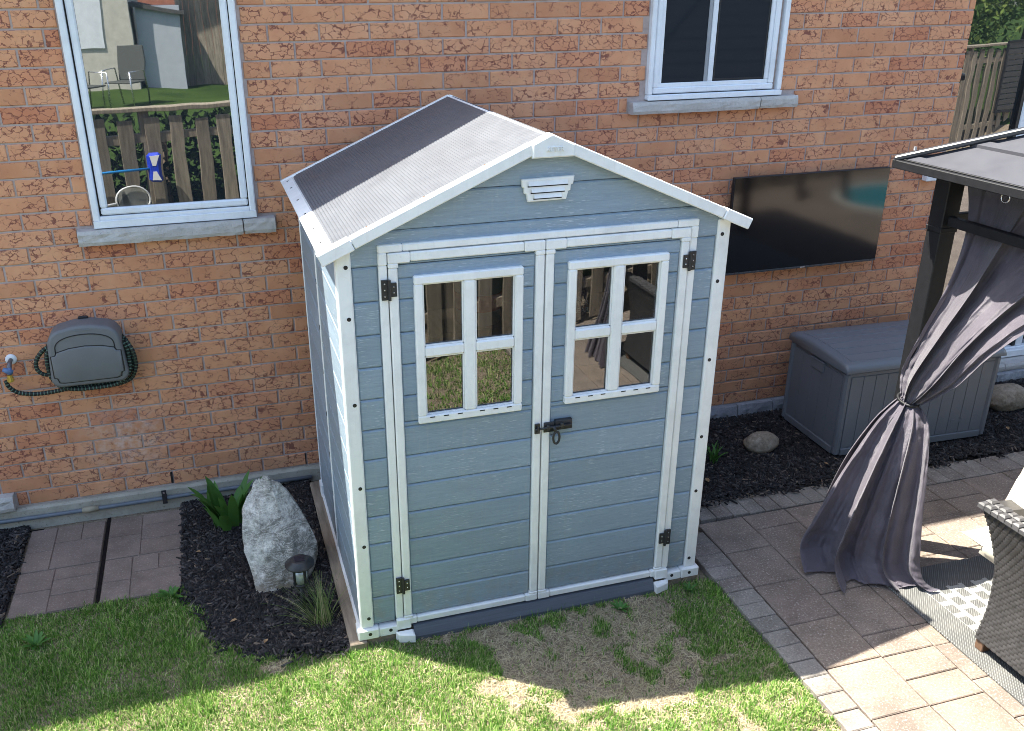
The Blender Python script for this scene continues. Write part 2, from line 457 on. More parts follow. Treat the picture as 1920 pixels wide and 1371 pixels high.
# ------------------------------------------------------------------ mesh helpers
class MB:
    def __init__(s):
        s.v = []; s.f = []; s.mi = []
    def add(s, vs, fs, mi=0):
        o = len(s.v)
        s.v += [tuple(v) for v in vs]
        for f in fs:
            s.f.append(tuple(i + o for i in f)); s.mi.append(mi)
    def box(s, x0, x1, y0, y1, z0, z1, bv=0.0, mi=0, mat=None):
        if bv <= 0:
            vs = [(x, y, z) for x in (x0, x1) for y in (y0, y1) for z in (z0, z1)]
            fs = [(0, 1, 3, 2), (4, 6, 7, 5), (0, 4, 5, 1), (2, 3, 7, 6), (0, 2, 6, 4), (1, 5, 7, 3)]
        else:
            bm = min(bv, (x1 - x0) * .45, (y1 - y0) * .45, (z1 - z0) * .45)
            vs = []; idx = {}
            for sx in (0, 1):
                for sy in (0, 1):
                    for sz in (0, 1):
                        cx, cy, cz = (x0, x1)[sx], (y0, y1)[sy], (z0, z1)[sz]
                        dx, dy, dz = (bm, -bm)[sx], (bm, -bm)[sy], (bm, -bm)[sz]
                        for k, q in enumerate(((cx, cy + dy, cz + dz), (cx + dx, cy, cz + dz), (cx + dx, cy + dy, cz))):
                            idx[(sx, sy, sz, k)] = len(vs); vs.append(q)
            fs = []
            def face(l): fs.append(tuple(idx[i] for i in l))
            r4 = [(0, 0), (1, 0), (1, 1), (0, 1)]
            for sx in (0, 1):
                l = [(sx, a, b, 0) for a, b in r4]; face(l if sx else l[::-1])
                l = [(a, sx, b, 1) for a, b in r4]; face(l[::-1] if sx else l)
                l = [(a, b, sx, 2) for a, b in r4]; face(l if sx else l[::-1])
            for a in (0, 1):
                for b in (0, 1):
                    l = [(0, a, b, 1), (1, a, b, 1), (1, a, b, 2), (0, a, b, 2)]; face(l if a != b else l[::-1])
                    l = [(a, 0, b, 0), (a, 1, b, 0), (a, 1, b, 2), (a, 0, b, 2)]; face(l[::-1] if a != b else l)
                    l = [(a, b, 0, 0), (a, b, 1, 0), (a, b, 1, 1), (a, b, 0, 1)]; face(l if a != b else l[::-1])
                    for c in (0, 1):
                        l = [(a, b, c, 0), (a, b, c, 1), (a, b, c, 2)]; face(l if (a + b + c) % 2 else l[::-1])
        if mat is not None:
            vs = [mat @ Vector(v) for v in vs]
        s.add(vs, fs, mi)
        return s
    def slab(s, pts, h0, h1, bv, to3, mi=0, jit=0.0):
        """convex outline pts, raised from h0 to h1, top edge chamfered by bv; to3(a, b, h) places it"""
        n = len(pts)
        area = sum(pts[i][0] * pts[(i + 1) % n][1] - pts[(i + 1) % n][0] * pts[i][1] for i in range(n))
        if area < 0:
            pts = pts[::-1]
        ins = inset(pts, bv)
        j = lambda: random.uniform(-jit, jit)
        vs = [to3(a, b, h0) for a, b in pts] + [to3(a, b, h1 - bv) for a, b in pts] + [to3(a + j(), b + j(), h1 + j()) for a, b in ins]
        fs = [tuple(range(2 * n, 3 * n))]
        for i in range(n):
            k = (i + 1) % n
            fs.append((i, k, n + k, n + i)); fs.append((n + i, n + k, 2 * n + k, 2 * n + i))
        s.add(vs, fs, mi)
        return s
    def tube(s, pts, r, seg=8, closed=False, mi=0, rf=None, mif=None, cap=True):
        pts = [Vector(p) for p in pts]; n = len(pts)
        base = len(s.v); up = Vector((0, 0, 1)); prev = None
        for i, p in enumerate(pts):
            a = pts[(i - 1) % n] if (closed or i > 0) else p
            b = pts[(i + 1) % n] if (closed or i < n - 1) else p
            t = (b - a).normalized()
            if prev is None:
                x = t.cross(up)
                if x.length < 1e-3: x = t.cross(Vector((1, 0, 0)))
                x.normalize()
            else:
                x = (prev - t * prev.dot(t)).normalized()
            prev = x
            y = t.cross(x)
            rr = rf(i, n) if rf else (r[i] if isinstance(r, (list, tuple)) else r)
            for k in range(seg):
                th = 2 * PI * k / seg
                s.v.append(tuple(p + x * (rr * math.cos(th)) + y * (rr * math.sin(th))))
        m = n if closed else n - 1
        for i in range(m):
            i2 = (i + 1) % n
            for k in range(seg):
                k2 = (k + 1) % seg
                s.f.append((base + i * seg + k, base + i * seg + k2, base + i2 * seg + k2, base + i2 * seg + k)); s.mi.append(mif(i) if mif else mi)
        if cap and not closed:
            s.f.append(tuple(base + k for k in range(seg))[::-1]); s.mi.append(mi)
            s.f.append(tuple(base + (n - 1) * seg + k for k in range(seg))); s.mi.append(mi)
        return s
    def lathe(s, prof, seg=20, c=(0, 0, 0), mi=0):
        base = len(s.v)
        for r, z in prof:
            for k in range(seg):
                th = 2 * PI * k / seg
                s.v.append((c[0] + r * math.cos(th), c[1] + r * math.sin(th), c[2] + z))
        for i in range(len(prof) - 1):
            for k in range(seg):
                k2 = (k + 1) % seg
                s.f.append((base + i * seg + k, base + i * seg + k2, base + (i + 1) * seg + k2, base + (i + 1) * seg + k)); s.mi.append(mi)
        s.f.append(tuple(base + k for k in range(seg))[::-1]); s.mi.append(mi)
        s.f.append(tuple(base + (len(prof) - 1) * seg + k for k in range(seg))); s.mi.append(mi)
        return s
    def mesh(s, name, mats, smooth=False):
        me = bpy.data.meshes.new(name)
        me.from_pydata(s.v, [], s.f)
        if not isinstance(mats, (list, tuple)): mats = [mats]
        for m in mats: me.materials.append(m)
        if len(mats) > 1: me.polygons.foreach_set('material_index', s.mi)
        if smooth: me.polygons.foreach_set('use_smooth', [True] * len(s.f))
        me.update()
        return me
    def build(s, name, mats, parent=None, smooth=False):
        return link(name, s.mesh(name, mats, smooth), parent)

def inset(pts, d):
    n = len(pts); out = []
    for i in range(n):
        p0, p1, p2 = pts[i - 1], pts[i], pts[(i + 1) % n]
        a = Vector((p1[0] - p0[0], p1[1] - p0[1])).normalized(); b = Vector((p2[0] - p1[0], p2[1] - p1[1])).normalized()
        na = Vector((-a.y, a.x)); nb = Vector((-b.y, b.x))
        den = 1 + na.dot(nb)
        m = (na + nb) * (d / max(den, 0.25))
        out.append((p1[0] + m.x, p1[1] + m.y))
    return out

def link(name, data, parent=None, loc=None, rot=None):
    o = bpy.data.objects.new(name, data)
    COL.objects.link(o)
    if parent is not None: o.parent = parent
    if loc is not None: o.location = loc
    if rot is not None: o.rotation_euler = rot
    return o

def tag(o, label=None, cat=None, group=None, kind=None):
    if label: o['label'] = label
    if cat: o['category'] = cat
    if group: o['group'] = group
    if kind: o['kind'] = kind
    return o

def thing(name, label, cat, loc=(0, 0, 0), group=None, rotz=0.0):
    """an Empty at the thing's base; its parts are modelled in the thing's own frame"""
    o = bpy.data.objects.new(name, None)
    o.empty_display_size = 0.2
    COL.objects.link(o); o.location = loc; o.rotation_euler = (0, 0, rotz)
    return tag(o, label, cat, group)

def nm(v):
    return max(0.0, min(1.0, v))
def sstep(a, b, x):
    t = nm((x - a) / (b - a)); return t * t * (3 - 2 * t)

# wall frame: a -> x, b -> z, h -> toward the yard (-y)
def on_wall(y):
    return lambda a, b, h: (a, y - h, b)
def on_floor(a, b, h):
    return (a, b, h)

# ------------------------------------------------------------------ ground
FENCE = lambda x: -3.42 - 0.30 * (x - 0.6)
def gz(x, y):
    """height of the ground"""
    z = -0.040 - 0.048 * sstep(-0.75, -1.35, x) - 0.03 * sstep(0.9, 1.0, x) * sstep(-3.6, -3.2, y) * 1.0
    f = FENCE(x)
    if y < f + 0.1:
        z = z + (0.9 - z) * sstep(f - 0.12, f - 0.5, y)
    return z

def build_ground():
    xs = [-70, -40, -25, -15, -10, -7, -5] + [round(-4 + 0.1 * i, 3) for i in range(86)] + [5, 6, 7, 8, 9, 10, 12, 15, 20, 30, 45, 70]
    ys = [-70, -45, -30, -20, -15, -12, -10, -8.5, -7.5, -7] + [round(-6.6 + 0.1 * i, 3) for i in range(84)] + [2.5, 5, 9, 15, 30, 70]
    vs = [(x, y, gz(x, y) + (0.004 * mnoise.noise(Vector((x * 5, y * 5, 0))) if abs(x) < 5 and -4 < y < 2 else 0)) for y in ys for x in xs]
    nx = len(xs)
    fs = [(j * nx + i, j * nx + i + 1, (j + 1) * nx + i + 1, (j + 1) * nx + i) for j in range(len(ys) - 1) for i in range(nx - 1)]
    mb = MB(); mb.add(vs, fs)
    o = mb.build('ground', M['ground'], None, True)
    tag(o, kind='structure')
build_ground()

def pip(poly, X, Y):
    inside = np.zeros(X.shape, bool); n = len(poly)
    for i in range(n):
        x1, y1 = poly[i]; x2, y2 = poly[(i + 1) % n]
        c = ((y1 > Y) != (y2 > Y))
        if y1 != y2:
            inside ^= c & (X < (x2 - x1) * (Y - y1) / (y2 - y1) + x1)
    return inside

CURVE = [(-1.68, 0.753), (-1.627, 0.64), (-1.555, 0.47), (-1.53, 0.32), (-1.447, 0.207), (-1.302, 0.12), (-1.123, 0.055), (-0.986, 0.03), (-0.90, 0.0)]
BED_LEFT = CURVE + [(-0.93, 0.0), (-0.93, 1.62), (-1.69, 1.62)]
BED_FAR = [(-2.545, 0.70), (-2.545, 1.62), (-5.0, 1.62), (-5.0, 0.62), (-3.0, 0.66)]
BED_RIGHT = [(0.875, 0.12), (0.875, 1.64), (5.6, 1.64), (5.6, 0.60), (1.26, 0.655), (1.10, 0.66), (0.95, 0.66), (0.93, 0.12)]
LAWN = [(-6, -1.9), (-6, 0.66), (-2.54, 0.72), (-2.54, 0.745), (-1.69, 0.755)] + CURVE[1:] + [(-0.9, -0.02), (0.89, -0.02), (0.955, -0.06), (0.955, -3.48), (-1.5, -2.75)]

def sheet(name, poly, z, mat, kind='structure'):
    from mathutils.geometry import tessellate_polygon
    tris = tessellate_polygon([[Vector((x, y, 0)) for x, y in poly]])
    mb = MB(); mb.add([(x, y, z(x, y) if callable(z) else z) for x, y in poly], [tuple(t) for t in tris])
    o = mb.build(name, mat)
    for p in o.data.polygons:
        pass
    tag(o, kind=kind)
    return o
def fine_sheet(name, poly, off, mat, step=0.06):
    """bed surface following the ground, cut to the outline"""
    P = np.array(poly); x0, y0 = P.min(0); x1, y1 = P.max(0)
    nx = int((x1 - x0) / step) + 1; ny = int((y1 - y0) / step) + 1
    mb = MB()
    for i in range(nx):
        for j in range(ny):
            xa, xb, ya, yb = x0 + i * step, x0 + (i + 1) * step, y0 + j * step, y0 + (j + 1) * step
            if pip(poly, np.array([(xa + xb) / 2]), np.array([(ya + yb) / 2]))[0]:
                mb.add([(x, y, gz(x, y) + off + 0.008 * mnoise.noise(Vector((x * 6, y * 6, 3)))) for x, y in ((xa, ya), (xb, ya), (xb, yb), (xa, yb))], [(0, 1, 2, 3)])
    o = mb.build(name, mat); tag(o, kind='structure'); return o
fine_sheet('mulch_bed', BED_LEFT, 0.012, M['mulch_soil'])
fine_sheet('mulch_bed', BED_FAR, 0.012, M['mulch_soil'])
fine_sheet('mulch_bed', [(-2.55, 0.76), (-1.68, 0.76), (-1.68, 1.62), (-2.55, 1.62)], -0.004, M['mulch_soil'])
fine_sheet('mulch_bed', [(-2.118, 0.76), (-2.098, 0.76), (-2.098, 1.60), (-2.118, 1.60)], 0.006, M['mulch_soil'], 0.02)
fine_sheet('mulch_bed', BED_RIGHT, 0.034, M['mulch_soil'])

# ------------------------------------------------------------------ house
WY = 1.645                       # face of the brickwork
COURSE, MOD = 0.0889, 0.267
Z0 = 0.058
CORNER = 3.533
house = thing('house', 'orange brick house with two white framed windows behind the shed', 'house', (0, WY, -0.12))
HL = Vector(house.location)
def hpart(mb, name, mats, smooth=False, parent=None):
    """a part of the house, given in world coordinates"""
    L = HL
    mb.v = [(x - L.x, y - L.y, z - L.z) for x, y, z in mb.v]
    return mb.build(name, mats, parent or house, smooth)

mb = MB()
mb.box(-9, CORNER - 0.003, WY + 0.007, WY + 0.25, -0.2, 4.35)
mb.box(CORNER - 0.003, 9, WY + 0.13, WY + 0.3, -0.2, 4.35)
mb.box(-9, 9, WY + 0.25, 9, -0.2, 4.3)
hpart(mb, 'wall_core', M['mortar'])
mb = MB()
# roof: slope, fascia and soffit over the wall
def eave_y(x): return 1.395 + 0.020 * x
mb.add([(-10, eave_y(-10), 4.2), (10, eave_y(10), 4.2), (10, 6, 6.3), (-10, 6, 6.3), (-10, 10.5, 4.2), (10, 10.5, 4.2)], [(0, 1, 2, 3), (3, 2, 5, 4), (0, 3, 4), (1, 5, 2)])
hpart(mb, 'roof', M['shingle'])
mb = MB()
mb.add([(-10, eave_y(-10) + 0.01, 4.08), (10, eave_y(10) + 0.01, 4.08), (10, eave_y(10) + 0.01, 4.19), (-10, eave_y(-10) + 0.01, 4.19), (-10, 1.9, 4.08), (10, 1.9, 4.08)], [(0, 1, 2, 3), (0, 4, 5, 1)])
hpart(mb, 'soffit', M['soffit'])

# foundation
mb = MB()
def rough_strip(x0, x1, n, ya, yb, z0, z1, amp):
    vs = []; fs = []
    for i in range(n + 1):
        x = x0 + (x1 - x0) * i / n
        e = amp * mnoise.noise(Vector((x * 9, 0, 1)))
        vs += [(x, ya + 0.4 * e, z0), (x, ya + 0.3 * e, z1 - 0.012 + e), (x, ya + 0.012, z1 + e), (x, yb, z1 + e)]
    for i in range(n):
        for k in range(3):
            a = i * 4 + k; fs.append((a, a + 4, a + 5, a + 1))
    mb.add(vs, fs)
rough_strip(-9, 1.86, 240, 1.615, 1.70, -0.25, 0.052, 0.010)
hpart(mb, 'foundation', M['concrete'])

# bricks ---------------------------------------------------------------
openings = [(-1.914, -1.066, 1.649, 9), (1.246, 2.160, 2.170, 9), (-2.000, -0.972, 1.560, 1.649), (1.140, 2.270, 2.095, 2.170), (-9, -2.588, 0.055, 0.157)]
def intervals(x0, x1, za, zb):
    segs = [(x0, x1)]
    for a, b, c, d in openings:
        if zb - 0.012 > c and za + 0.012 < d:
            ns = []
            for s0, s1 in segs:
                if b <= s0 or a >= s1: ns.append((s0, s1)); continue
                if a - 0.006 > s0: ns.append((s0, a - 0.006))
                if b + 0.006 < s1: ns.append((b + 0.006, s1))
            segs = ns
    return [s for s in segs if s[1] - s[0] > 0.03]
bricks = []
for r in range(0, 46):
    za = Z0 + r * COURSE + 0.005; zb = za + 0.079
    off = -1.722 + (0.0 if r % 2 == 0 else MOD / 2)
    k0 = int((-5.0 - off) / MOD); x = off + k0 * MOD
    while x < CORNER:
        for s0, s1 in intervals(x + 0.0055, min(x + MOD - 0.0055, CORNER), za, zb):
            bricks.append((s0, s1, za, zb))
        x += MOD
def proj(P):
    d = Vector(P) - CAM; z = d.dot(CF)
    if z < 0.1: return None
    return (960 - 81.886 + FPX * d.dot(CR) / z, 685.5 + 11.162 - FPX * d.dot(CU) / z, z)
def seen(b):
    c = Vector(((b[0] + b[1]) / 2, WY, (b[2] + b[3]) / 2)); q = proj(c)
    if q is None or not (-25 < q[0] < 1945 and -20 < q[1] < 1391): return 0
    for yy in (-0.05, 0.35, 0.75, 1.15, 1.5):
        t = (yy - CAM.y) / (WY - CAM.y); p = CAM + (c - CAM) * t
        top = 2.24 - 0.41 * abs(p.x) / 0.93
        if abs(p.x) < 0.85 and p.z < top: return 0
    if 1.88 < c.x < 3.02 and 1.07 < c.z < 1.67: return 0
    if 2.5 < c.x < 3.5 and c.z < 0.5: return 0
    return (b[1] - b[0]) * (b[3] - b[2]) / q[2] ** 2
bricks.sort(key=seen, reverse=True)
bvar = []
for k in range(8):
    m_ = MB(); w = MOD - 0.011
    m_.slab([(0, 0), (w, 0), (w, 0.079), (0, 0.079)], -0.05, 0.0, 0.0035, on_wall(0), 0, 0.0014)
    bvar.append(m_.mesh('brick', M['brick']))
for i, b in enumerate(bricks[:300]):
    full = abs((b[1] - b[0]) - (MOD - 0.011)) < 1e-3
    if full:
        me = random.choice(bvar)
    else:
        m_ = MB(); w = b[1] - b[0]
        m_.slab([(0, 0), (w, 0), (w, 0.079), (0, 0.079)], -0.05, 0.0, 0.0035, on_wall(0), 0, 0.0014)
        me = m_.mesh('brick', M['brick_red'] if w < 0.15 and (abs(b[0]) > 0.5) else M['brick'])
    link('brick', me, house, (b[0], random.uniform(-0.002, 0.002), b[2] - HL.z), (0, random.uniform(-0.004, 0.004), 0))
mb = MB()
for b in bricks[300:]:
    mb.slab([(b[0], b[2]), (b[1], b[2]), (b[1], b[3]), (b[0], b[3])], -0.05, random.uniform(-0.002, 0.002), 0.0035, on_wall(WY), 0, 0.0014)
for r in range(-1, 46):          # the set-back wall beyond the patio door
    za = Z0 + r * COURSE + 0.005; x = 5.33 - (MOD / 2 if r % 2 else 0)
    while x < 8.9:
        xa = max(x, 5.33)
        mb.slab([(xa, za), (x + MOD - 0.011, za), (x + MOD - 0.011, za + 0.079), (xa, za + 0.079)], -0.05, random.uniform(-0.002, 0.002), 0.0035, on_wall(WY + 0.123), 0, 0.0014)
        x += MOD
o = hpart(mb, 'brick', M['brick']); o['kind'] = 'stuff'
# weep slots in the lowest course
for wx in (-1.728, -0.93):
    mb = MB(); mb.box(wx - 0.006, wx + 0.006, WY - 0.0015, WY + 0.02, 0.066, 0.14)
    hpart(mb, 'weep_vent', M['dark'])

def rough_stone(x0, x1, y0, y1, z0, z1, name, mat, amp=0.006, nx=14, nz=4):
    """block whose front is split rough"""
    mb = MB(); vs = []; fs = []
    prof = [(y1, z0), (y0 + 0.006, z0)] + [(y0, z0 + (z1 - z0) * k / nz) for k in range(1, nz)] + [(y0 + 0.008, z1), (y1, z1)]
    m = len(prof)
    for i in range(nx + 1):
        x = x0 + (x1 - x0) * i / nx
        for k, (y, z) in enumerate(prof):
            e = 0 if k in (0, m - 1) else amp * (mnoise.noise(Vector((x * 24, z * 40, y))) + 0.5 * mnoise.noise(Vector((x * 70, z * 90, y))))
            vs.append((x, y + e, z + (0.3 * e if k in (1, m - 2) else 0)))
    for i in range(nx):
        for k in range(m - 1):
            a = i * m + k; fs.append((a, a + m, a + m + 1, a + 1))
    fs.append(tuple(range(m))); fs.append(tuple(range(nx * m, nx * m + m))[::-1])
    mb.add(vs, fs)
    return hpart(mb, name, mat)
rough_stone(-1.996, -1.152, 1.582, 1.70, 1.566, 1.646, 'sill_stone', M['sill'])
rough_stone(-1.146, -0.976, 1.583, 1.70, 1.567, 1.646, 'sill_stone', M['sill'], nx=5)
rough_stone(1.146, 1.998, 1.582, 1.70, 2.097, 2.166, 'sill_stone', M['sill'])
rough_stone(2.004, 2.266, 1.583, 1.70, 2.098, 2.166, 'sill_stone', M['sill'], nx=6)
rough_stone(-3.4, -2.593, 1.585, 1.70, 0.06, 0.152, 'sill_stone', M['sill'])
for a, b in ((1.60, 1.80), (1.806, 2.106), (2.112, 2.392), (2.398, 2.70), (2.706, 3.0), (3.006, 3.30), (3.306, 3.53)):
    rough_stone(a, b, 1.60, 1.70, -0.09, 0.056, 'foundation_stone', M['granite'], 0.009, 8, 4)
for a, b in ((3.60, 3.93), (3.936, 4.30), (4.306, 4.60), (4.606, 4.95), (4.956, 5.3)):
    rough_stone(a, b, 1.52, 1.75, -0.11, 0.04, 'foundation_stone', M['granite'], 0.010, 8, 4)
for a, b in ((3.60, 4.40), (4.406, 5.1)):
    rough_stone(a, b, 1.56, 1.78, 0.045, 0.10, 'sill_stone', M['sill'], 0.006, 12, 3)

# windows --------------------------------------------------------------
def ring(mb, x0, x1, z0, z1, w, ya, yb, bv=0.004, mi=0):
    """picture-frame of four bars, butted end to end; ya front, yb back"""
    mb.box(x0, x1, ya, yb, z0, z0 + w, bv, mi); mb.box(x0, x1, ya, yb, z1 - w, z1, bv, mi)
    mb.box(x0, x0 + w, ya, yb, z0 + w, z1 - w, bv, mi); mb.box(x1 - w, x1, ya, yb, z0 + w, z1 - w, bv, mi)
# left: tall fixed sash
mb = MB(); ring(mb, -1.909, -1.071, 1.651, 3.35, 0.034, 1.612, 1.70, 0.006)
mb.box(-1.909, -1.071, 1.606, 1.6118, 1.651, 1.690, 0.002)
mb.box(-1.8748, -1.1052, 1.616, 1.70, 1.6852, 1.711, 0.003)
win = hpart(mb, 'window', M['vinyl'])
def wpart(mb, name, mats):
    L = HL
    mb.v = [(x - L.x, y - L.y, z - L.z) for x, y, z in mb.v]
    return mb.build(name, mats, win)
mb = MB(); ring(mb, -1.866, -1.110, 1.716, 3.31, 0.037, 1.622, 1.68, 0.008); wpart(mb, 'sash', M['vinyl'])
mb = MB(); ring(mb, -1.875, -1.105, 1.7, 3.32, 0.031, 1.646, 1.69, 0.0); wpart(mb, 'gasket', M['dark'])
mb = MB(); mb.box(-1.830, -1.146, 1.640, 1.646, 1.752, 3.275); wpart(mb, 'pane', M['glass'])
# right: slider with a centre meeting rail and dark screens
mb = MB(); ring(mb, 1.250, 2.156, 2.172, 3.45, 0.030, 1.612, 1.70, 0.006)
mb.box(1.250, 2.156, 1.606, 1.6118, 2.172, 2.200, 0.002)
win = hpart(mb, 'window', M['vinyl'])
mb = MB(); ring(mb, 1.286, 2.100, 2.208, 3.42, 0.034, 1.622, 1.68, 0.006); ring(mb, 1.318, 2.066, 2.24, 3.386, 0.026, 1.632, 1.68, 0.004)
wpart(mb, 'sash', M['vinyl'])
mb = MB(); mb.box(1.652, 1.684, 1.634, 1.672, 2.266, 3.36, 0.004); mb.box(1.628, 1.651, 1.640, 1.672, 2.266, 3.36, 0.003, 1)
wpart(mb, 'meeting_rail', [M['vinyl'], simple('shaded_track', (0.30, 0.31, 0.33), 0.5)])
mb = MB(); mb.box(1.344, 1.628, 1.6465, 1.6495, 2.266, 3.36); wpart(mb, 'pane', M['glass_screen'])
mb = MB(); mb.box(1.684, 2.040, 1.644, 1.647, 2.266, 3.36); wpart(mb, 'pane', M['glass_screen'])
mb = MB(); ring(mb, 1.690, 2.036, 2.27, 3.36, 0.010, 1.642, 1.6438); mb.box(1.346, 1.358, 1.640, 1.646, 2.43, 2.455)
ring(mb, 1.279, 2.1055, 2.2, 3.43, 0.02, 1.6475, 1.6505)
wpart(mb, 'screen_frame', M['dark'])
# patio door beyond the brick corner
mb = MB(); ring(mb, 3.50, 5.30, 0.115, 3.3, 0.055, 1.70, 1.80, 0.006)
mb.box(3.50, 5.30, 1.66, 1.70, 0.105, 0.165, 0.008)
mb.box(4.175, 4.265, 1.715, 1.78, 0.17, 3.245, 0.006); mb.box(4.625, 4.685, 1.712, 1.78, 0.17, 3.245, 0.006)
win = hpart(mb, 'patio_door', M['vinyl'])
mb = MB(); mb.box(4.150, 4.1748, 1.722, 1.76, 0.17, 3.245); mb.box(4.6, 4.6248, 1.722, 1.76, 0.17, 3.245)
wpart(mb, 'gasket', M['dark'])
for a, b in ((3.555, 4.150), (4.265, 4.60), (4.685, 5.245)):
    mb = MB(); mb.box(a, b, 1.748, 1.754, 0.17, 3.245); wpart(mb, 'pane', M['glass_door'])

# ------------------------------------------------------------------ things on the wall
# conduit along the foundation
pipe = thing('conduit_pipe', 'grey conduit pipe running low along the concrete foundation', 'pipe', (-2.2, 1.6, -0.004))
mb = MB(); mb.tube([(-2.6 + 0.3 * i, 0, 0.002 * math.sin(i * 1.3)) for i in range(14)], 0.0125, 10); mb.build('pipe_run', M['pipe'], pipe, True)
mb = MB(); mb.tube([(-0.045, 0, 0), (-0.03, 0, 0), (-0.028, 0, 0), (0.028, 0, 0), (0.03, 0, 0), (0.045, 0, 0)], [0.015, 0.015, 0.0185, 0.0185, 0.015, 0.015], 12)
mb.build('coupling', simple('worn_coupling', (0.30, 0.27, 0.20), 0.6), pipe, True)
mb = MB(); mb.box(0.405, 0.432, -0.0165, -0.0125, -0.03, 0.062, 0.001); mb.box(0.405, 0.432, -0.0124, 0.012, 0.0165, 0.02); mb.tube([(0.4185, -0.019, 0.047), (0.4185, -0.014, 0.047)], 0.006, 8, mi=1)
mb.build('pipe_clip', [M['blackmetal'], M['chrome']], pipe)

# hose reel
RX, RY, RZ = -2.05, 1.645, 0.815
reel = thing('hose_reel', 'grey plastic hose hanger cover with rounded top on the brick wall', 'hose reel', (RX, RY, RZ))
def reel_outline(grow=0.0, n=40):
    pts = []
    # rounded D: flat base, arched top, slightly wider at the foot
    half_b, half_t, h = 0.200 + grow, 0.187 + grow, 0.366 + grow
    corner = 0.05
    pts += [(-half_b + corner * (1 - math.cos(t)), corner * (1 - math.sin(t)) - grow) for t in np.linspace(PI / 2, 0, 5)]
    pts = [(-half_b + corner - corner * math.sin(t), corner - corner * math.cos(t) - grow) for t in np.linspace(0, PI / 2, 6)]
    r = 0.085
    for t in np.linspace(0, PI / 2, 8):
        pts.append((-half_t + r - r * math.cos(t), h - 0.045 - r + r * math.sin(t) + 0.01 * math.sin(t)))
    for t in np.linspace(0.15, 0.85, 8):
        x = (-half_t + r) * (1 - 2 * t); pts.append((x, h - 0.035 + 0.015 * (1 - (2 * t - 1) ** 2)))
    mir = [(-x, z) for x, z in pts[:14]][::-1]
    return pts + mir
def dome(mb, outline, y0, y1, rnd, steps=4, mi=0):
    n = len(outline); cx = sum(p[0] for p in outline) / n; cz = sum(p[1] for p in outline) / n
    rings = [(outline, y0)]
    for k in range(steps + 1):
        a = k / steps * PI / 2
        ins_ = rnd * (1 - math.cos(a)); y = y1 + rnd * (1 - math.sin(a))
        o2 = []
        for x, z in outline:
            d = Vector((x - cx, z - cz)); L = d.length
            o2.append((cx + d.x * (1 - ins_ / L), cz + d.y * (1 - ins_ / L)))
        rings.append((o2, y))
    vs = [(x, y, z) for o2, y in rings for x, z in o2]
    fs = [(i * n + k, (i + 1) * n + k, (i + 1) * n + (k + 1) % n, i * n + (k + 1) % n) for i in range(len(rings) - 1) for k in range(n)]
    fs.append(tuple((len(rings) - 1) * n + k for k in range(n))[::-1])
    mb.add(vs, fs, mi)
mb = MB(); dome(mb, reel_outline(), -0.002, -0.135, 0.02); mb.build('cover', M['reel'], reel, True)
# raised lower lid with shaped shoulders
lid = [(-0.155, 0.035), (-0.13, 0.03), (0.135, 0.03), (0.158, 0.038), (0.163, 0.06), (0.178, 0.065), (0.176, 0.185), (0.155, 0.188), (0.145, 0.205), (0.08, 0.222), (0, 0.228), (-0.08, 0.222), (-0.145, 0.205), (-0.155, 0.188), (-0.176, 0.185), (-0.178, 0.065), (-0.163, 0.06)]
mb = MB(); dome(mb, [(x * 1.03, 0.128 + (z - 0.128) * 1.05) for x, z in lid], -0.12, -0.1365, 0.002, 2, 0); mb.build('lid_seam', M['dark'], reel)
mb = MB(); dome(mb, lid, -0.12, -0.142, 0.007, 3, 0); mb.build('lid', M['reel'], reel, True)
arc = []
for t in np.linspace(0, PI, 24):
    arc.append((-0.150 * math.cos(t), -0.1355, 0.215 + 0.082 * math.sin(t) ** 0.7))
mb = MB(); mb.tube([(-0.150, -0.1355, 0.195)] + arc + [(0.150, -0.1355, 0.195)], 0.003, 6); mb.build('arch_groove', M['dark'], reel, True)
for z, w in ((0.33, 0.08), (0.32, 0.05)):
    pass
mb = MB(); mb.box(-0.045, 0.045, -0.137, -0.134, 0.318, 0.323); mb.build('moulded_line', M['deckbox'], reel)
mb = MB(); mb.box(-0.025, 0.025, -0.02, -0.0, 0.340, 0.358, 0.004); mb.build('wall_bracket', M['dark'], reel)

def hose_tube(mb, pts, r=0.0115):
    # resample, then ribbed bands
    P = [Vector(p) for p in pts]; out = []
    def cr(p0, p1, p2, p3, t):
        return 0.5 * ((2 * p1) + (p2 - p0) * t + (2 * p0 - 5 * p1 + 4 * p2 - p3) * t * t + (3 * p1 - p0 - 3 * p2 + p3) * t ** 3)
    for i in range(len(P) - 1):
        p0 = P[max(0, i - 1)]; p1 = P[i]; p2 = P[i + 1]; p3 = P[min(len(P) - 1, i + 2)]
        m = max(2, int((p2 - p1).length / 0.0045))
        out += [cr(p0, p1, p2, p3, k / m) for k in range(m)]
    out.append(P[-1])
    mb.tube(out, r, 8, rf=lambda i, n: r * (1.06 if (i // 2) % 2 else 0.93), mif=lambda i: 1 if i % 4 == 3 else 0)
hose = thing('garden_hose', 'black ribbed garden hose coiled on the reel and joined to the tap', 'garden hose', (RX, RY - 0.05, RZ))
def coil(off, yo, z0=0.0, sx=1.0):
    pts = []
    for t in np.linspace(0, 2 * PI, 29):
        x = sx * (0.205 + off) * math.copysign(abs(math.cos(t)) ** 0.62, math.cos(t)); z = 0.125 + z0 + (0.150 + off) * math.copysign(abs(math.sin(t)) ** 0.75, math.sin(t))
        pts.append((x, yo, z))
    return pts
mb = MB(); hose_tube(mb, coil(0.0, -0.015)); hose_tube(mb, coil(0.012, 0.012, -0.01)); hose_tube(mb, coil(0.004, -0.045, -0.006))
mb.build('coil', [M['hose_black'], M['hose_green']], hose, True)
mb = MB()
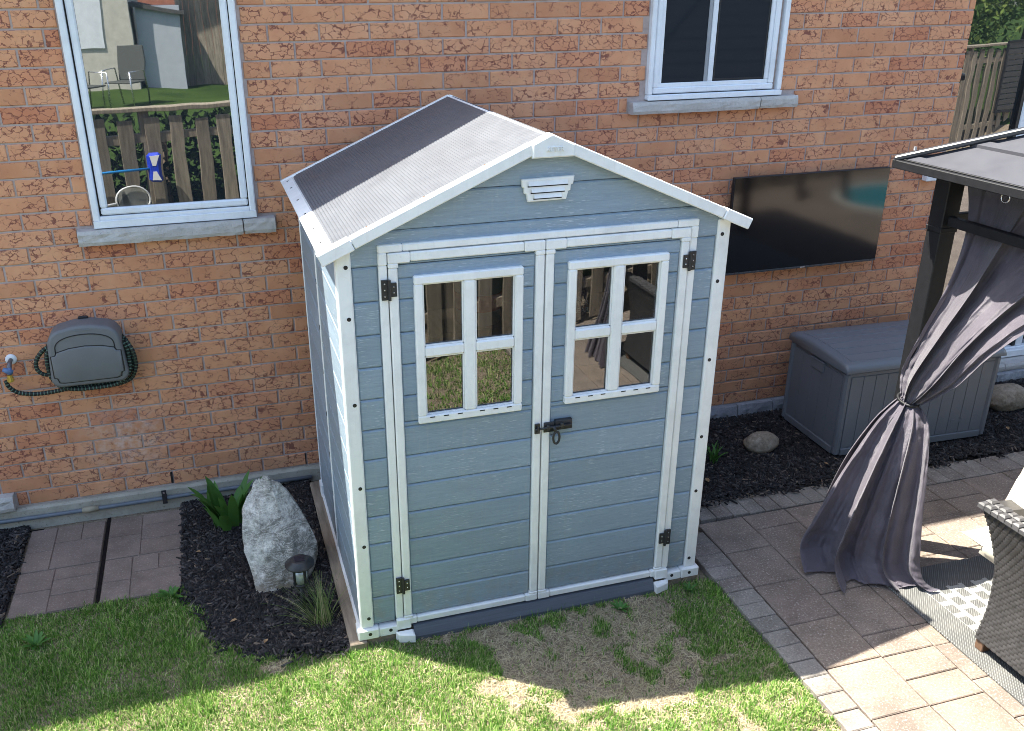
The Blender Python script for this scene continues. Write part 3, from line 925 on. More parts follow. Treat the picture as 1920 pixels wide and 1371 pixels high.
hose_tube(mb, [(0.205, -0.03, 0.22), (0.232, -0.045, 0.16), (0.236, -0.03, 0.07), (0.205, -0.02, -0.005), (0.14, -0.02, -0.035), (0.06, -0.03, -0.036), (-0.03, -0.03, -0.030), (-0.10, -0.02, -0.028), (-0.2, -0.0, -0.047), (-0.30, 0.005, -0.052), (-0.385, 0.0, -0.032), (-0.428, -0.005, 0.01), (-0.436, -0.005, 0.05)])
hose_tube(mb, [(-0.17, -0.02, 0.225), (-0.215, -0.02, 0.21), (-0.262, -0.02, 0.155), (-0.268, -0.02, 0.10), (-0.235, -0.02, 0.065), (-0.17, -0.01, 0.066)])
mb.build('lead', [M['hose_black'], M['hose_green']], hose, True)

tap = thing('water_tap', 'outdoor tap with blue valve and white wall collar', 'tap', (-2.45, WY, 0.955))
mb = MB(); 
def ylathe(mb, prof, c, mi=0, seg=14):
    # lathe about the -y axis
    o = len(mb.v); mb.lathe(prof, seg, (0, 0, 0), mi)
    mb.v[o:] = [(c[0] + x, c[1] - z, c[2] + y) for x, y, z in mb.v[o:]]
ylathe(mb, [(0.030, 0.0), (0.030, 0.006), (0.022, 0.012), (0.010, 0.013)], (0, 0, 0.01), 0); mb.build('wall_collar', M['label_white'], tap, True)
mb = MB(); mb.tube([(0, -0.012, 0.01), (-0.002, -0.05, 0.005), (-0.004, -0.065, -0.01), (-0.008, -0.068, -0.05)], [0.011, 0.012, 0.014, 0.012], 10); mb.build('spout', simple('pewter', (0.16, 0.15, 0.16), 0.4, 0.2, 30, 0.5, 0, 60, 0.6), tap, True)
mb = MB(); mb.tube([(-0.034, -0.078, -0.016), (-0.01, -0.08, -0.028), (0.014, -0.078, -0.036)], [0.012, 0.017, 0.010], 8); mb.tube([(0.002, -0.078, -0.01), (-0.006, -0.08, -0.045)], [0.008, 0.014], 8); mb.build('valve_handle', M['bluemetal'], tap, True)
mb = MB(); mb.lathe([(0.014, 0.0), (0.018, 0.003), (0.018, 0.022), (0.014, 0.024), (0.014, 0.04)], 10, (-0.010, -0.067, -0.095)); mb.build('brass_coupler', M['brass'], tap)

# small pale box on the wall behind the gazebo post
mb = MB(); mb.box(3.36, 3.45, 1.59, 1.643, 1.56, 1.62, 0.006)
o = mb.build('junction_box', M['label_white']); tag(o, 'small pale junction box on the brick wall beside the gazebo post', 'junction box')

# television
tv = thing('television', 'black flat television mounted on the brick wall right of the shed', 'television', (2.451, WY, 1.047))
mb = MB(); mb.box(-0.581, 0.581, -0.075, -0.045, 0.0, 0.637, 0.004); mb.build('casing', M['dark'], tv)
mb = MB(); mb.box(-0.577, 0.577, -0.0775, -0.0755, 0.016, 0.633); mb.build('screen', M['screen'], tv)
mb = MB(); mb.box(-0.58, 0.58, -0.079, -0.0752, 0.001, 0.0145, 0.001); mb.build('bottom_bezel', simple('satin_bezel', (0.05, 0.053, 0.06), 0.3), tv)
mb = MB(); mb.box(-0.018, 0.018, -0.0805, -0.0792, 0.004, 0.011); mb.build('badge', M['chrome'], tv)
mb = MB(); mb.box(-0.2, 0.2, -0.045, -0.002, 0.2, 0.45, 0.003); mb.build('wall_mount', M['dark'], tv)

# ------------------------------------------------------------------ shed
base = thing('timber_base', 'weathered timber frame lying under the garden shed', 'timber base', (0, 0.74, -0.09))
for a, b, c, d in ((-0.925, -0.845, -0.775, 0.79), (0.80, 0.875, -0.755, 0.79), (-0.844, 0.799, -0.750, -0.67), (-0.844, 0.799, 0.70, 0.78)):
    mb = MB(); mb.box(a, b, c, d, -0.02, 0.086, 0.004); mb.build('timber', M['timber'], base)

shed = thing('garden_shed', 'blue grey plastic garden shed with white trim, double doors and gabled roof', 'shed', (0, 0, 0))
GRO = [0.055, 0.206, 0.351, 0.496, 0.639, 0.782, 0.925, 1.068, 1.211, 1.354, 1.497, 1.640, 1.785, 1.925, 2.067, 2.215]
def plank(name, pts, y, parent, th=0.018, bv=0.007, to3=None):
    mb = MB(); mb.slab(pts, -th, 0.0, bv, to3 or on_wall(y)); return mb.build(name, M['siding'], parent)
def rect(x0, x1, z0, z1): return [(x0, z0), (x1, z0), (x1, z1), (x0, z1)]
# narrow strips beside the doors
for k in range(12):
    z0, z1 = GRO[k], GRO[k + 1]
    z0 = max(z0, 0.057)
    for x0, x1 in ((-0.805, -0.699), (0.706, 0.805)):
        plank('plank', rect(x0, x1, z0 + 0.001, z1 - 0.001), 0.004, shed)
EAVE_L = 0.82
def roof_z(x): return 2.232 - 0.41 * abs(x) / 0.93
for k in range(12, 15):
    z0, z1 = GRO[k] + 0.001, min(GRO[k + 1], 2.225) - 0.001
    xa = min(0.86, (2.232 - z0) / 0.41 * 0.93); xb = min(0.86, (2.232 - z1) / 0.41 * 0.93)
    zc = roof_z(0.86)
    pts = [(-xa, z0), (xa, z0)]
    if xa >= 0.859 and zc > z0 + 0.01 and zc < z1: pts += [(0.86, zc)]
    pts += [(xb, z1), (-xb, z1)]
    if xa >= 0.859 and zc > z0 + 0.01 and zc < z1: pts += [(-0.86, zc)]
    plank('plank', pts, 0.004, shed)
# backing so that no gaps open between boards
mb = MB()
mb.box(-0.86, -0.60, 0.021, 0.03, 0.0, 1.80); mb.box(0.60, 0.86, 0.021, 0.03, 0.0, 1.80)
mb.add([(-0.86, 0.022, 1.801), (0.86, 0.022, 1.801), (0.86, 0.022, 1.84), (0, 0.022, 2.225), (-0.86, 0.022, 1.84)], [(0, 1, 2, 3, 4)])
mb.build('front_backing', M['siding'], shed)
# side and rear walls
D = 1.40
def on_left(a, b, h): return (-0.862 - h, a, b)
def on_right(a, b, h): return (0.862 + h, -a, b)
SD = 0.755
for k in range(12):
    z0, z1 = GRO[k] + 0.001, GRO[k + 1] - 0.001
    z0 = max(z0, 0.02)
    if k == 0: z0 = 0.02
    for a, b in ((0.045, SD - 0.012), (SD + 0.012, D - 0.012)):
        mb = MB(); mb.slab([(a, z0), (b, z0), (b, z1), (a, z1)], -0.012, 0.0, 0.005, on_left); mb.build('plank', M['siding'], shed)
        mb = MB(); mb.slab([(-a, z0), (-b, z0), (-b, z1), (-a, z1)], -0.012, 0.0, 0.005, on_right); mb.build('plank', M['siding'], shed)
    mb = MB(); mb.slab([(-0.85, z0), (0.85, z0), (0.85, z1), (-0.85, z1)], -0.012, 0.0, 0.005, lambda a, b, h: (-a, D + h, b)); mb.build('plank', M['siding'], shed)
mb = MB(); mb.box(-0.849, -0.840, 0.03, D - 0.002, 0.0, 1.86); mb.box(0.840, 0.849, 0.03, D - 0.002, 0.0, 1.86); mb.box(-0.84, 0.84, D - 0.03, D - 0.014, 0.0, 1.86)
mb.add([(-0.84, D - 0.02, 1.861), (0.84, D - 0.02, 1.861), (0, D - 0.02, 2.22)], [(0, 1, 2)])
mb.build('inner_wall', simple('shed_inside', (0.20, 0.215, 0.225), 0.7), shed)
mb = MB(); mb.box(-0.83, 0.83, 0.03, D - 0.03, 0.0, 0.012); mb.build('floor_panel', simple('shed_floor', (0.10, 0.10, 0.11), 0.7), shed)
for s in (-1, 1):
    for yy in (SD, D):
        mb = MB(); x0, x1 = sorted((s * 0.850, s * 0.8665))
        mb.box(x0, x1, yy - 0.011, yy + (0.011 if yy == SD else 0.004), 0.01, 1.84, 0.003); mb.build('seam_strip', M['white'], shed)
        for zz in np.linspace(0.12, 1.75, 8):
            mb = MB(); xx = s * 0.8667; mb.box(min(xx, xx + s * 0.002), max(xx, xx + s * 0.002), yy - 0.006, yy + 0.002, zz - 0.012, zz + 0.012); mb.build('clip_slot', M['dark'], shed)
    for yy in (0.022, D - 0.03):
        pass
# corner posts, L in plan
for s in (-1, 1):
    mb = MB(); xa, xb = sorted((s * 0.806, s * 0.868))
    mb.box(xa, xb, -0.006, 0.0445, 0.05, 1.862, 0.006); mb.build('corner_post', M['white'], shed)
    for zz in (0.105, 0.50, 0.80, 1.20, 1.58, 1.795):
        mb = MB(); ylathe(mb, [(0.0085, 0.0), (0.0085, 0.0015)], (s * 0.828, -0.006, zz)); mb.build('bolt_hole', M['dark'], shed)
# white foot pieces and base rails
for s in (-1, 1):
    mb = MB(); xa, xb = sorted((s * 0.783, s * 0.884)); mb.box(xa, xb, -0.022, 0.06, -0.004, 0.052, 0.006)
    xa, xb = sorted((s * 0.695, s * 0.7825)); mb.box(xa, xb, -0.019, 0.03, -0.004, 0.046, 0.005)
    mb.build('base_corner', M['white'], shed)
    mb = MB(); x0, x1 = s * 0.62, s * 0.74
    pts = [(s * 0.624, -0.070), (s * 0.695, -0.050), (s * 0.708, -0.0205), (s * 0.622, -0.0205)]
    mb.slab(pts, -0.03, 0.016, 0.007, on_floor); xa, xb = sorted((s * 0.632, s * 0.700)); mb.box(xa, xb, -0.026, -0.002, 0.022, 0.078, 0.004)
    mb.build('door_foot', M['white'], shed)
    for xx, zz in ((s * 0.828, 0.027), (s * 0.73, 0.027)):
        mb = MB(); ylathe(mb, [(0.0085, 0.0), (0.0085, 0.0015)], (xx, -0.022 if abs(xx) > 0.78 else -0.019, zz)); mb.build('bolt_hole', M['dark'], shed)
    mb = MB(); xa, xb = sorted((s * 0.852, s * 0.876)); mb.box(xa, xb, D - 0.07, D + 0.012, -0.004, 0.075, 0.004); mb.build('base_corner', M['white'], shed)
    mb = MB(); xa, xb = sorted((s * 0.851, s * 0.872)); mb.box(xa, xb, 0.061, D - 0.071, -0.004, 0.019, 0.003); mb.build('base_rail', M['white'], shed)
# threshold ramp
mb = MB(); mb.add([(-0.622, -0.046, -0.018), (0.622, -0.046, -0.018), (0.622, -0.024, 0.028), (-0.622, -0.024, 0.028), (0.622, 0.03, 0.034), (-0.622, 0.03, 0.034), (-0.622, -0.046, -0.06), (0.622, -0.046, -0.06)], [(0, 1, 2, 3), (3, 2, 4, 5), (6, 7, 1, 0)])
for k in range(3):
    pass
mb.build('threshold', M['threshold'], shed)
# door surround
mb = MB()
mb.box(-0.699, -0.665, -0.012, 0.03, 0.078, 1.790, 0.004); mb.build('door_jamb', M['white'], shed)
mb = MB(); mb.box(0.672, 0.706, -0.012, 0.03, 0.078, 1.790, 0.004); mb.build('door_jamb', M['white'], shed)
mb = MB(); mb.box(-0.600, 0.606, -0.013, 0.02, 1.843, 1.872, 0.004); mb.build('door_head', M['white'], shed)
for s, xo in ((-1, -0.700), (1, 0.707)):
    mb = MB(); xa, xb = sorted((xo, xo - s * 0.0995)); mb.box(xa, xb, -0.0145, 0.02, 1.842, 1.873, 0.004)
    xa, xb = sorted((xo, xo - s * 0.0355)); mb.box(xa, xb, -0.0145, 0.02, 1.7905, 1.8418, 0.004); mb.build('frame_corner', M['white'], shed)

def make_door(x0, x1, hinge_side):
    d = MB()
    zb, zt = 0.040, 1.838
    st = 0.037
    yf, yb = -0.018, 0.012
    # stiles and rails
    d.box(x0, x0 + st, yf, yb, zb + 0.05, zt - 0.06, 0.005); d.box(x1 - st, x1, yf, yb, zb + 0.05, zt - 0.06, 0.005)
    d.box(x0 + 0.09, x1 - 0.09, yf, yb, zt - 0.038, zt, 0.005); d.box(x0 + 0.06, x1 - 0.06, yf, yb, zb, zb + 0.034, 0.005)
    for sx in (0, 1):
        for top in (0, 1):
            L = 0.0895 if top else 0.0595
            a, b = (x0 - 0.001, x0 + L) if not sx else (x1 - L, x1 + 0.001)
            za, zc = (zt - 0.041, zt + 0.001) if top else (zb - 0.001, zb + 0.037)
            d.box(a, b, yf - 0.002, yb, za, zc, 0.004)
            a, b = (x0 - 0.001, x0 + st + 0.003) if not sx else (x1 - st - 0.003, x1 + 0.001)
            za, zc = (zt - 0.0595, zt - 0.0412) if top else (zb + 0.0372, zb + 0.0495)
            d.box(a, b, yf - 0.002, yb, za, zc, 0.003)
    door = d.build('door', M['white'], shed)
    px0, px1 = x0 + st + 0.001, x1 - st - 0.001
    cx = (x0 + x1) / 2
    wx0, wx1, wz0, wz1 = cx - 0.2325 , cx + 0.2325, 1.080, 1.738
    wx0 += 0.003; wx1 += 0.003
    for k in range(13):
        z0, z1 = max(GRO[k], zb + 0.035), min(GRO[k + 1], zt - 0.039)
        if z1 - z0 < 0.01: continue
        z0 += 0.001; z1 -= 0.001
        spans = [(px0, px1)]
        if z1 > wz0 + 0.02 and z0 < wz1 - 0.02:
            if z0 < wz0: 
                plank('plank', rect(px0, px1, z0, wz0 + 0.008), -0.004, door, 0.012, 0.004); z0 = wz0 + 0.009
            if z1 > wz1:
                plank('plank', rect(px0, px1, wz1 - 0.008, z1), -0.004, door, 0.012, 0.004); z1 = wz1 - 0.009
            spans = [(px0, wx0 + 0.02), (wx1 - 0.02, px1)]
        for a, b in spans:
            plank('plank', rect(a, b, z0, z1), -0.004, door)
    # window: outer frame, glazing bars, four panes
    w = MB()
    fr = 0.036
    ring(w, wx0, wx1, wz0, wz1, fr, -0.026, 0.014, 0.005)
    mx = (wx0 + wx1) / 2; mz = (wz0 + wz1) / 2 - 0.002
    w.box(mx - 0.026, mx + 0.026, -0.024, 0.014, wz0 + fr, wz1 - fr, 0.007)
    w.box(wx0 + fr, mx - 0.0262, -0.024, 0.014, mz - 0.024, mz + 0.024, 0.007); w.box(mx + 0.0262, wx1 - fr, -0.024, 0.014, mz - 0.024, mz + 0.024, 0.007)
    for a, b in ((wx0 + fr, mx - 0.026), (mx + 0.026, wx1 - fr)):
        for t in (0.14, 0.5, 0.86):
            c = a + (b - a) * t; w.box(c - 0.011, c + 0.011, -0.0275, -0.0262, wz0 + 0.026, wz0 + 0.0305, 0, 1)
    for a, b in ((wx0 + fr, mx - 0.026), (mx + 0.026, wx1 - fr)):
        for c, e in ((wz0 + fr, mz - 0.024), (mz + 0.024, wz1 - fr)):
            ring(w, a + 0.0003, b - 0.0003, c + 0.0003, e - 0.0003, 0.005, -0.0135, -0.0025, 0.001)
    w.build('window_frame', [M['white'], M['dark']], door)
    for a, b in ((wx0 + fr, mx - 0.026), (mx + 0.026, wx1 - fr)):
        for c, e in ((wz0 + fr, mz - 0.024), (mz + 0.024, wz1 - fr)):
            q = MB(); q.box(a - 0.004, b + 0.004, -0.002, 0.001, c - 0.004, e + 0.004); q.build('pane', M['glass_shed'], door)
    # hinges
    hx = x0 - 0.001 if hinge_side < 0 else x1 + 0.001
    for hz in (0.268, 1.692):
        q = MB(); s = hinge_side
        xa, xb = sorted((hx + s * 0.004, hx + s * 0.031)); q.box(xa, xb, -0.023, -0.0125, hz - 0.042, hz + 0.042, 0.001)
        xa, xb = sorted((hx - s * 0.003, hx - s * 0.030)); q.box(xa, xb, -0.027, -0.0185, hz - 0.029, hz + 0.029, 0.001)
        q.tube([(hx, -0.026, hz - 0.043), (hx, -0.026, hz + 0.043)], 0.0068, 8)
        for zz in (-0.026, 0, 0.026): ylathe(q, [(0.0035, 0), (0.002, 0.002)], (hx + s * 0.018, -0.023, hz + zz), 1, 8)
        for zz in (-0.012, 0.012): ylathe(q, [(0.0035, 0), (0.002, 0.002)], (hx - s * 0.018, -0.027, hz + zz), 1, 8)
        q.build('hinge', [M['blackmetal'], M['chrome']], door)
    return door
door_l = make_door(-0.661, -0.001, -1)
door_r = make_door(0.005, 0.668, 1)
# bolt on the right door, keeper on the left one
mb = MB(); mb.box(0.010, 0.060, -0.024, -0.020, 0.954, 1.004, 0.001); mb.box(0.066, 0.146, -0.0238, -0.005, 0.958, 1.006, 0.001)
mb.tube([(-0.035, -0.032, 0.979), (0.07, -0.032, 0.981), (0.14, -0.03, 0.983)], 0.0055, 8); mb.box(0.02, 0.034, -0.0385, -0.024, 0.965, 0.994, 0.002); mb.box(0.085, 0.10, -0.0385, -0.024, 0.968, 0.998, 0.002)
mb.tube([(0.052, -0.034, 0.985), (0.062, -0.036, 0.965), (0.064, -0.036, 0.955)], 0.007, 8)
loop = [(0.066 + 0.015 * math.sin(t), -0.038, 0.928 + 0.030 * math.cos(t)) for t in np.linspace(0, 2 * PI, 21)[:-1]]
mb.tube(loop, 0.0055, 8, closed=True)
mb.build('latch', M['blackmetal'], door_r, True)
mb = MB(); mb.box(-0.034, -0.010, -0.0285, -0.0205, 0.955, 1.004, 0.001); mb.tube([(-0.022, -0.029, 0.966), (-0.022, -0.037, 0.968), (-0.022, -0.037, 0.99), (-0.022, -0.029, 0.992)], 0.004, 6)
mb.build('latch_keeper', M['blackmetal'], door_l)
# gable vent
out = [(-0.106, 2.092), (0.120, 2.096), (0.115, 2.062), (0.106, 2.060), (0.104, 2.037), (0.095, 2.034), (0.087, 2.002), (-0.078, 2.000), (-0.085, 2.033), (-0.094, 2.035), (-0.096, 2.059), (-0.103, 2.061)]
out = out[::-1]
mb = MB(); n = len(out)
inn = [(x * 0.93, z) for x, z in inset(out, 0.004)]
mb.add([(x, 0.003, z) for x, z in out] + [(x, -0.010, z) for x, z in out] + [(x, -0.013, z) for x, z in inset(out, 0.003)], [tuple(2 * n + i for i in range(n))] + [(i, (i + 1) % n, n + (i + 1) % n, n + i) for i in range(n)] + [(n + i, n + (i + 1) % n, 2 * n + (i + 1) % n, 2 * n + i) for i in range(n)])
vent = mb.build('gable_vent', M['white'], shed)
for xa, xb, z in ((-0.079, 0.090, 2.063), (-0.066, 0.076, 2.036), (-0.054, 0.064, 2.012)):
    q = MB(); q.box(xa - 0.002, xb + 0.002, -0.0145, -0.0132, z - 0.003, z + 0.002); q.build('slot', M['dark'], vent)
    q = MB(); q.add([(xa, -0.0133, z + 0.020), (xb, -0.0133, z + 0.020), (xb, -0.022, z + 0.003), (xa, -0.022, z + 0.003), (xa, -0.0133, z + 0.002), (xb, -0.0133, z + 0.002)], [(0, 3, 2, 1), (3, 4, 5, 2)]); q.build('louvre', M['white'], vent)
# roof: two ribbed panels, white border, rake boards
RF, RBK = -0.052, 1.492
RT = 2.262                         # ridge height
SL = 0.405 / 0.93
SLEN = math.hypot(0.93, 0.405)
for s in (-1, 1):
    th = math.atan2(0.405, 0.93)
    def rp(u, v, h, s=s):          # u down the slope, v along the ridge, h above
        return (s * (u * math.cos(th) + h * math.sin(th)), v, RT - u * math.sin(th) + h * math.cos(th))
    mb = MB(); nr = 66; u0, u1 = 0.012, SLEN - 0.065
    # rounded plan corners at the eave
    vs = []; fs = []
    for i in range(nr * 3 + 1):
        u = u0 + (u1 - u0) * i / (nr * 3)
        h = 0.004 + (0.0030 if i % 3 == 1 else 0.0012 if i % 3 == 2 else 0.0)
        e = 0.0
        du = u1 - u
        if du < 0.04: e = 0.04 - math.sqrt(max(0, 0.04 ** 2 - (0.04 - du) ** 2))
        vs += [rp(u, RF + 0.05 + e, h), rp(u, RBK - 0.028 - e, h)]
    for i in range(nr * 3):
        f = (2 * i, 2 * i + 1, 2 * i + 3, 2 * i + 2); fs.append(f if s < 0 else f[::-1])
    mb.add(vs, fs); mb.build('roof_panel', M['roof'], shed)
    mb = MB(); n0 = len(mb.v)
    def rbox(u0, u1, v0, v1, h0, h1, s=s):
        b = MB(); b.box(u0, u1, v0, v1, h0, h1, 0.004)
        mb.add([rp(*q) for q in b.v], b.f if s > 0 else [f[::-1] for f in b.f])
    rbox(0.002, SLEN, RF + 0.002, RBK - 0.002, -0.016, 0.0025)           # deck
    rbox(SLEN - 0.062, SLEN + 0.004, RF + 0.052, RBK - 0.03, -0.022, 0.007)    # eave strip
    rbox(0.0, SLEN + 0.005, RBK - 0.028, RBK + 0.006, -0.024, 0.009)     # rear strip
    mb.build('roof_border', M['white'], shed)
    mb = MB(); rbox(0.08, SLEN - 0.135, RF - 0.004, RF + 0.046, -0.036, 0.010); mb.build('rake_board', M['white'], shed)
    mb = MB(); rbox(SLEN - 0.132, SLEN + 0.008, RF - 0.007, RF + 0.049, -0.038, 0.012); mb.build('rake_end_cap', M['white'], shed)
    for uu in (0.28, 0.55, 0.80):
        b = MB(); b.lathe([(0.005, 0), (0.004, 0.0025)], 8); q = MB(); q.add([rp(uu + x, RF + 0.036 + y, 0.0105 + z) for x, y, z in b.v], b.f); q.build('rivet', M['wood_foot'], shed)
    for vv in (0.10, 0.33, 0.62, 0.92, 1.22, 1.40):
        b = MB(); b.lathe([(0.006, 0), (0.006, 0.002)], 8); q = MB(); q.add([rp(SLEN - 0.03 + x, vv + y, 0.0068 + z) for x, y, z in b.v], b.f); q.build('rivet', M['dark'], shed)
# ridge plate with raised lettering
pts = [(-0.074, 2.182), (0.099, 2.182), (0.104, 2.226), (0.0, 2.272), (-0.079, 2.236)]
pts = [(-0.080, 2.181), (0.096, 2.181), (0.096, 2.228), (0.006, 2.270), (-0.006, 2.270), (-0.080, 2.236)]
mb = MB(); mb.slab(pts, -0.055, 0.0, 0.005, on_wall(RF - 0.014)); plate = mb.build('ridge_plate', M['white'], shed)
cu = bpy.data.curves.new('lettering', 'FONT'); cu.body = 'KETER'; cu.size = 0.026; cu.extrude = 0.003; cu.bevel_depth = 0.0004
cu.align_x = 'CENTER'; cu.align_y = 'CENTER'; cu.materials.append(M['white'])
def letter_mesh(c):
    o = bpy.data.objects.new('tmp_text', c); COL.objects.link(o); bpy.context.view_layer.update()
    me = bpy.data.meshes.new_from_object(o.evaluated_get(bpy.context.evaluated_depsgraph_get()))
    bpy.data.objects.remove(o); return me
lt = link('lettering', letter_mesh(cu), plate, (0.012, RF - 0.0150, 2.213), (PI / 2, 0, 0))

# shelf and pool supplies seen through the panes
shelf = thing('wooden_shelf', 'plain timber shelf inside the shed behind the door windows', 'shelf', (0, 0.45, 1.36))
mb = MB(); mb.box(-0.80, 0.80, -0.16, 0.17, -0.02, 0.0); mb.build('shelf_board', M['timber'], shelf)
for x in (-0.6, 0.6):
    mb = MB(); mb.box(x - 0.015, x + 0.015, -0.14, 0.16, -0.12, -0.021); mb.build('bracket', M['timber'], shelf)
pail = thing('plastic_pail', 'pale plastic pail on the shelf behind the left door window', 'pail', (-0.16, 0.42, 1.361))
mb = MB(); mb.lathe([(0.10, 0.0), (0.115, 0.22), (0.12, 0.225), (0.12, 0.24)], 24); mb.build('pail_body', M['bucket'], pail, True)
mb = MB(); mb.lathe([(0.122, 0.24), (0.122, 0.262), (0.10, 0.266)], 24); mb.build('pail_lid', M['label_white'], pail, True)
mb = MB(); mb.lathe([(0.109, 0.07), (0.113, 0.15)], 24); mb.build('pail_label', M['label_red'], pail, True)
def bottle(x, y, label, navy, words=None):
    b = thing('chemical_bottle', label, 'bottle', (x, y, 1.361), 'bottles on the shed shelf')
    mb = MB(); mb.lathe([(0.056, 0.0), (0.06, 0.01), (0.06, 0.17), (0.05, 0.20), (0.024, 0.225), (0.022, 0.235)], 20); mb.build('bottle_body', M['bottle'] if navy else M['bucket'], b, True)
    mb = MB(); mb.lathe([(0.027, 0.235), (0.027, 0.268), (0.022, 0.272)], 14); mb.build('cap', M['dark'] if navy else M['label_white'], b, True)
    mb = MB(); mb.lathe([(0.0612, 0.03), (0.0612, 0.15)], 20); lab = mb.build('bottle_label', M['bottle'] if navy else M['label_red'], b, True)
    if words:
        for i, wd in enumerate(words):
            c = bpy.data.curves.new('lettering', 'FONT'); c.body = wd; c.size = 0.034; c.align_x = 'CENTER'; c.extrude = 0.0005; c.materials.append(M['label_white'])
            link('lettering', letter_mesh(c), lab, (0, -0.0635, 0.085 - 0.036 * i), (PI / 2, 0, 0))
bottle(0.27, 0.30, 'navy bottle lettered super clear behind the right door window', True, ('SUPER', 'CLEAR'))
bottle(0.14, 0.33, 'pale bottle with a red label left of the navy bottle', False)

# ------------------------------------------------------------------ slabs, boulder, lamp, plants (left bed)
SLX = [(-2.53, -2.122), (-2.095, -1.690)]; SLY = [(0.742, 1.128), (1.133, 1.565)]
pat = [[(0, 0, .45, .52), (.45, 0, 1, .36), (.45, .36, 1, .72), (0, .52, .45, 1), (.45, .72, 1, 1)],
       [(0, 0, .36, .45), (.36, 0, 1, .6), (0, .45, .36, 1), (.36, .6, .7, 1), (.7, .6, 1, 1)]]
sl_labels = ['imprinted concrete slab at the lawn edge, far left of the path', 'imprinted concrete slab against the foundation, far left of the path',
             'imprinted concrete slab at the lawn edge beside the mulch', 'imprinted concrete slab against the foundation beside the mulch']
k = 0
for xa, xb in SLX:
    for ya, yb in SLY:
        zt = -0.073
        t = thing('paving_slab', sl_labels[k], 'paving slab', ((xa + xb) / 2, (ya + yb) / 2, zt - 0.045), 'slabs of the short path')
        cx, cy, cz = t.location
        mb = MB(); mb.box(xa - cx, xb - cx, ya - cy, yb - cy, 0.0, 0.041, 0.004); mb.build('slab_body', M['slab'], t)
        w, h = xb - xa, yb - ya
        for a, b, c, d in pat[k % 2 if k < 2 else 1 - k % 2]:
            g = 0.0025
            mb = MB(); mb.slab([(xa - cx + a * w + g, ya - cy + b * h + g), (xa - cx + c * w - g, ya - cy + b * h + g), (xa - cx + c * w - g, ya - cy + d * h - g), (xa - cx + a * w + g, ya - cy + d * h - g)], 0.0405, 0.0455, 0.002, on_floor, 0, 0.0006)
            mb.build('flagstone', M['slab'], t)
        k += 1

def blob(name, parent, mat, rx, ry, rz, seed, amp, freq, subdiv=4, shape=None, flat=0.0):
    import bmesh
    bm = bmesh.new(); bmesh.ops.create_icosphere(bm, subdivisions=subdiv, radius=1.0)
    for v in bm.verts:
        d = v.co.normalized()
        n1 = mnoise.fractal(d * freq + Vector((seed, seed * 1.7, 0)), 1.0, 2.0, 5)
        r = 1.0 + amp * n1
        p = Vector((d.x * rx * r, d.y * ry * r, d.z * rz * r))
        if shape: p = shape(p, d)
        v.co = p
    me = bpy.data.meshes.new(name); bm.to_mesh(me); bm.free(); me.materials.append(mat)
    me.polygons.foreach_set('use_smooth', [True] * len(me.polygons))
    return link(name, me, parent)
FAC = [(Vector((random.gauss(0, 1), random.gauss(0, 1), random.gauss(0.1, 0.7))).normalized(), random.uniform(0.74, 0.93)) for _ in range(18)] + [(Vector((0.55, -0.75, 0.35)).normalized(), 0.80), (Vector((-0.5, -0.85, 0.1)).normalized(), 0.86)]
def boulder_shape(p, d):
    q = Vector((p.x / 0.182, p.y / 0.155, p.z / 0.335))
    for nrm, k in FAC:
        e = q.dot(nrm) - k
        if e > 0: q -= nrm * e * 0.95
    rough = mnoise.fractal(q * 7.0 + Vector((4, 2, 9)), 0.9, 2.1, 5) * 0.030
    q *= 1.13 + rough * 1.4
    p = Vector((q.x * 0.182, q.y * 0.155, q.z * 0.335))
    if p.z < 0:
        k_ = 1 + 0.35 * (p.z / 0.335) ** 2; p.x *= k_; p.y *= k_
    # upright, leaning to a point at the upper left, flat facet on the right face
    t = nm((p.z + 0.30) / 0.66)
    w = 1.0 - 0.62 * max(0.0, (t - 0.45) / 0.55) ** 1.15
    x = p.x * w - 0.055 * t ** 1.5
    y = p.y * w + 0.10 * t ** 1.3
    x += 0.02 * (1 if d.x > 0 else 0) * (1 - t)
    return Vector((x, y, p.z))
bo = thing('boulder', 'large upright grey boulder coming to a point in the dark mulch', 'boulder', (-1.165, 0.70, -0.09))
o = blob('rock', bo, M['rock'], 0.192, 0.160, 0.345, 3.1, 0.13, 1.7, 6, boulder_shape); o.location = (0.01, 0, 0.240)
st = thing('round_stone', 'oval tan stone on the mulch just right of the shed', 'stone', (1.99, 1.12, -0.02), 'rounded stones in the right bed')
o = blob('rock', st, M['pebble'], 0.125, 0.085, 0.07, 8.2, 0.10, 1.2, 4); o.location = (0, 0, 0.045)
st = thing('round_stone', 'speckled oval stone beyond the grey storage box', 'stone', (4.02, 1.16, -0.02), 'rounded stones in the right bed')
o = blob('rock', st, M['pebble'], 0.17, 0.11, 0.10, 5.2, 0.10, 1.2, 4); o.location = (0, 0, 0.07)

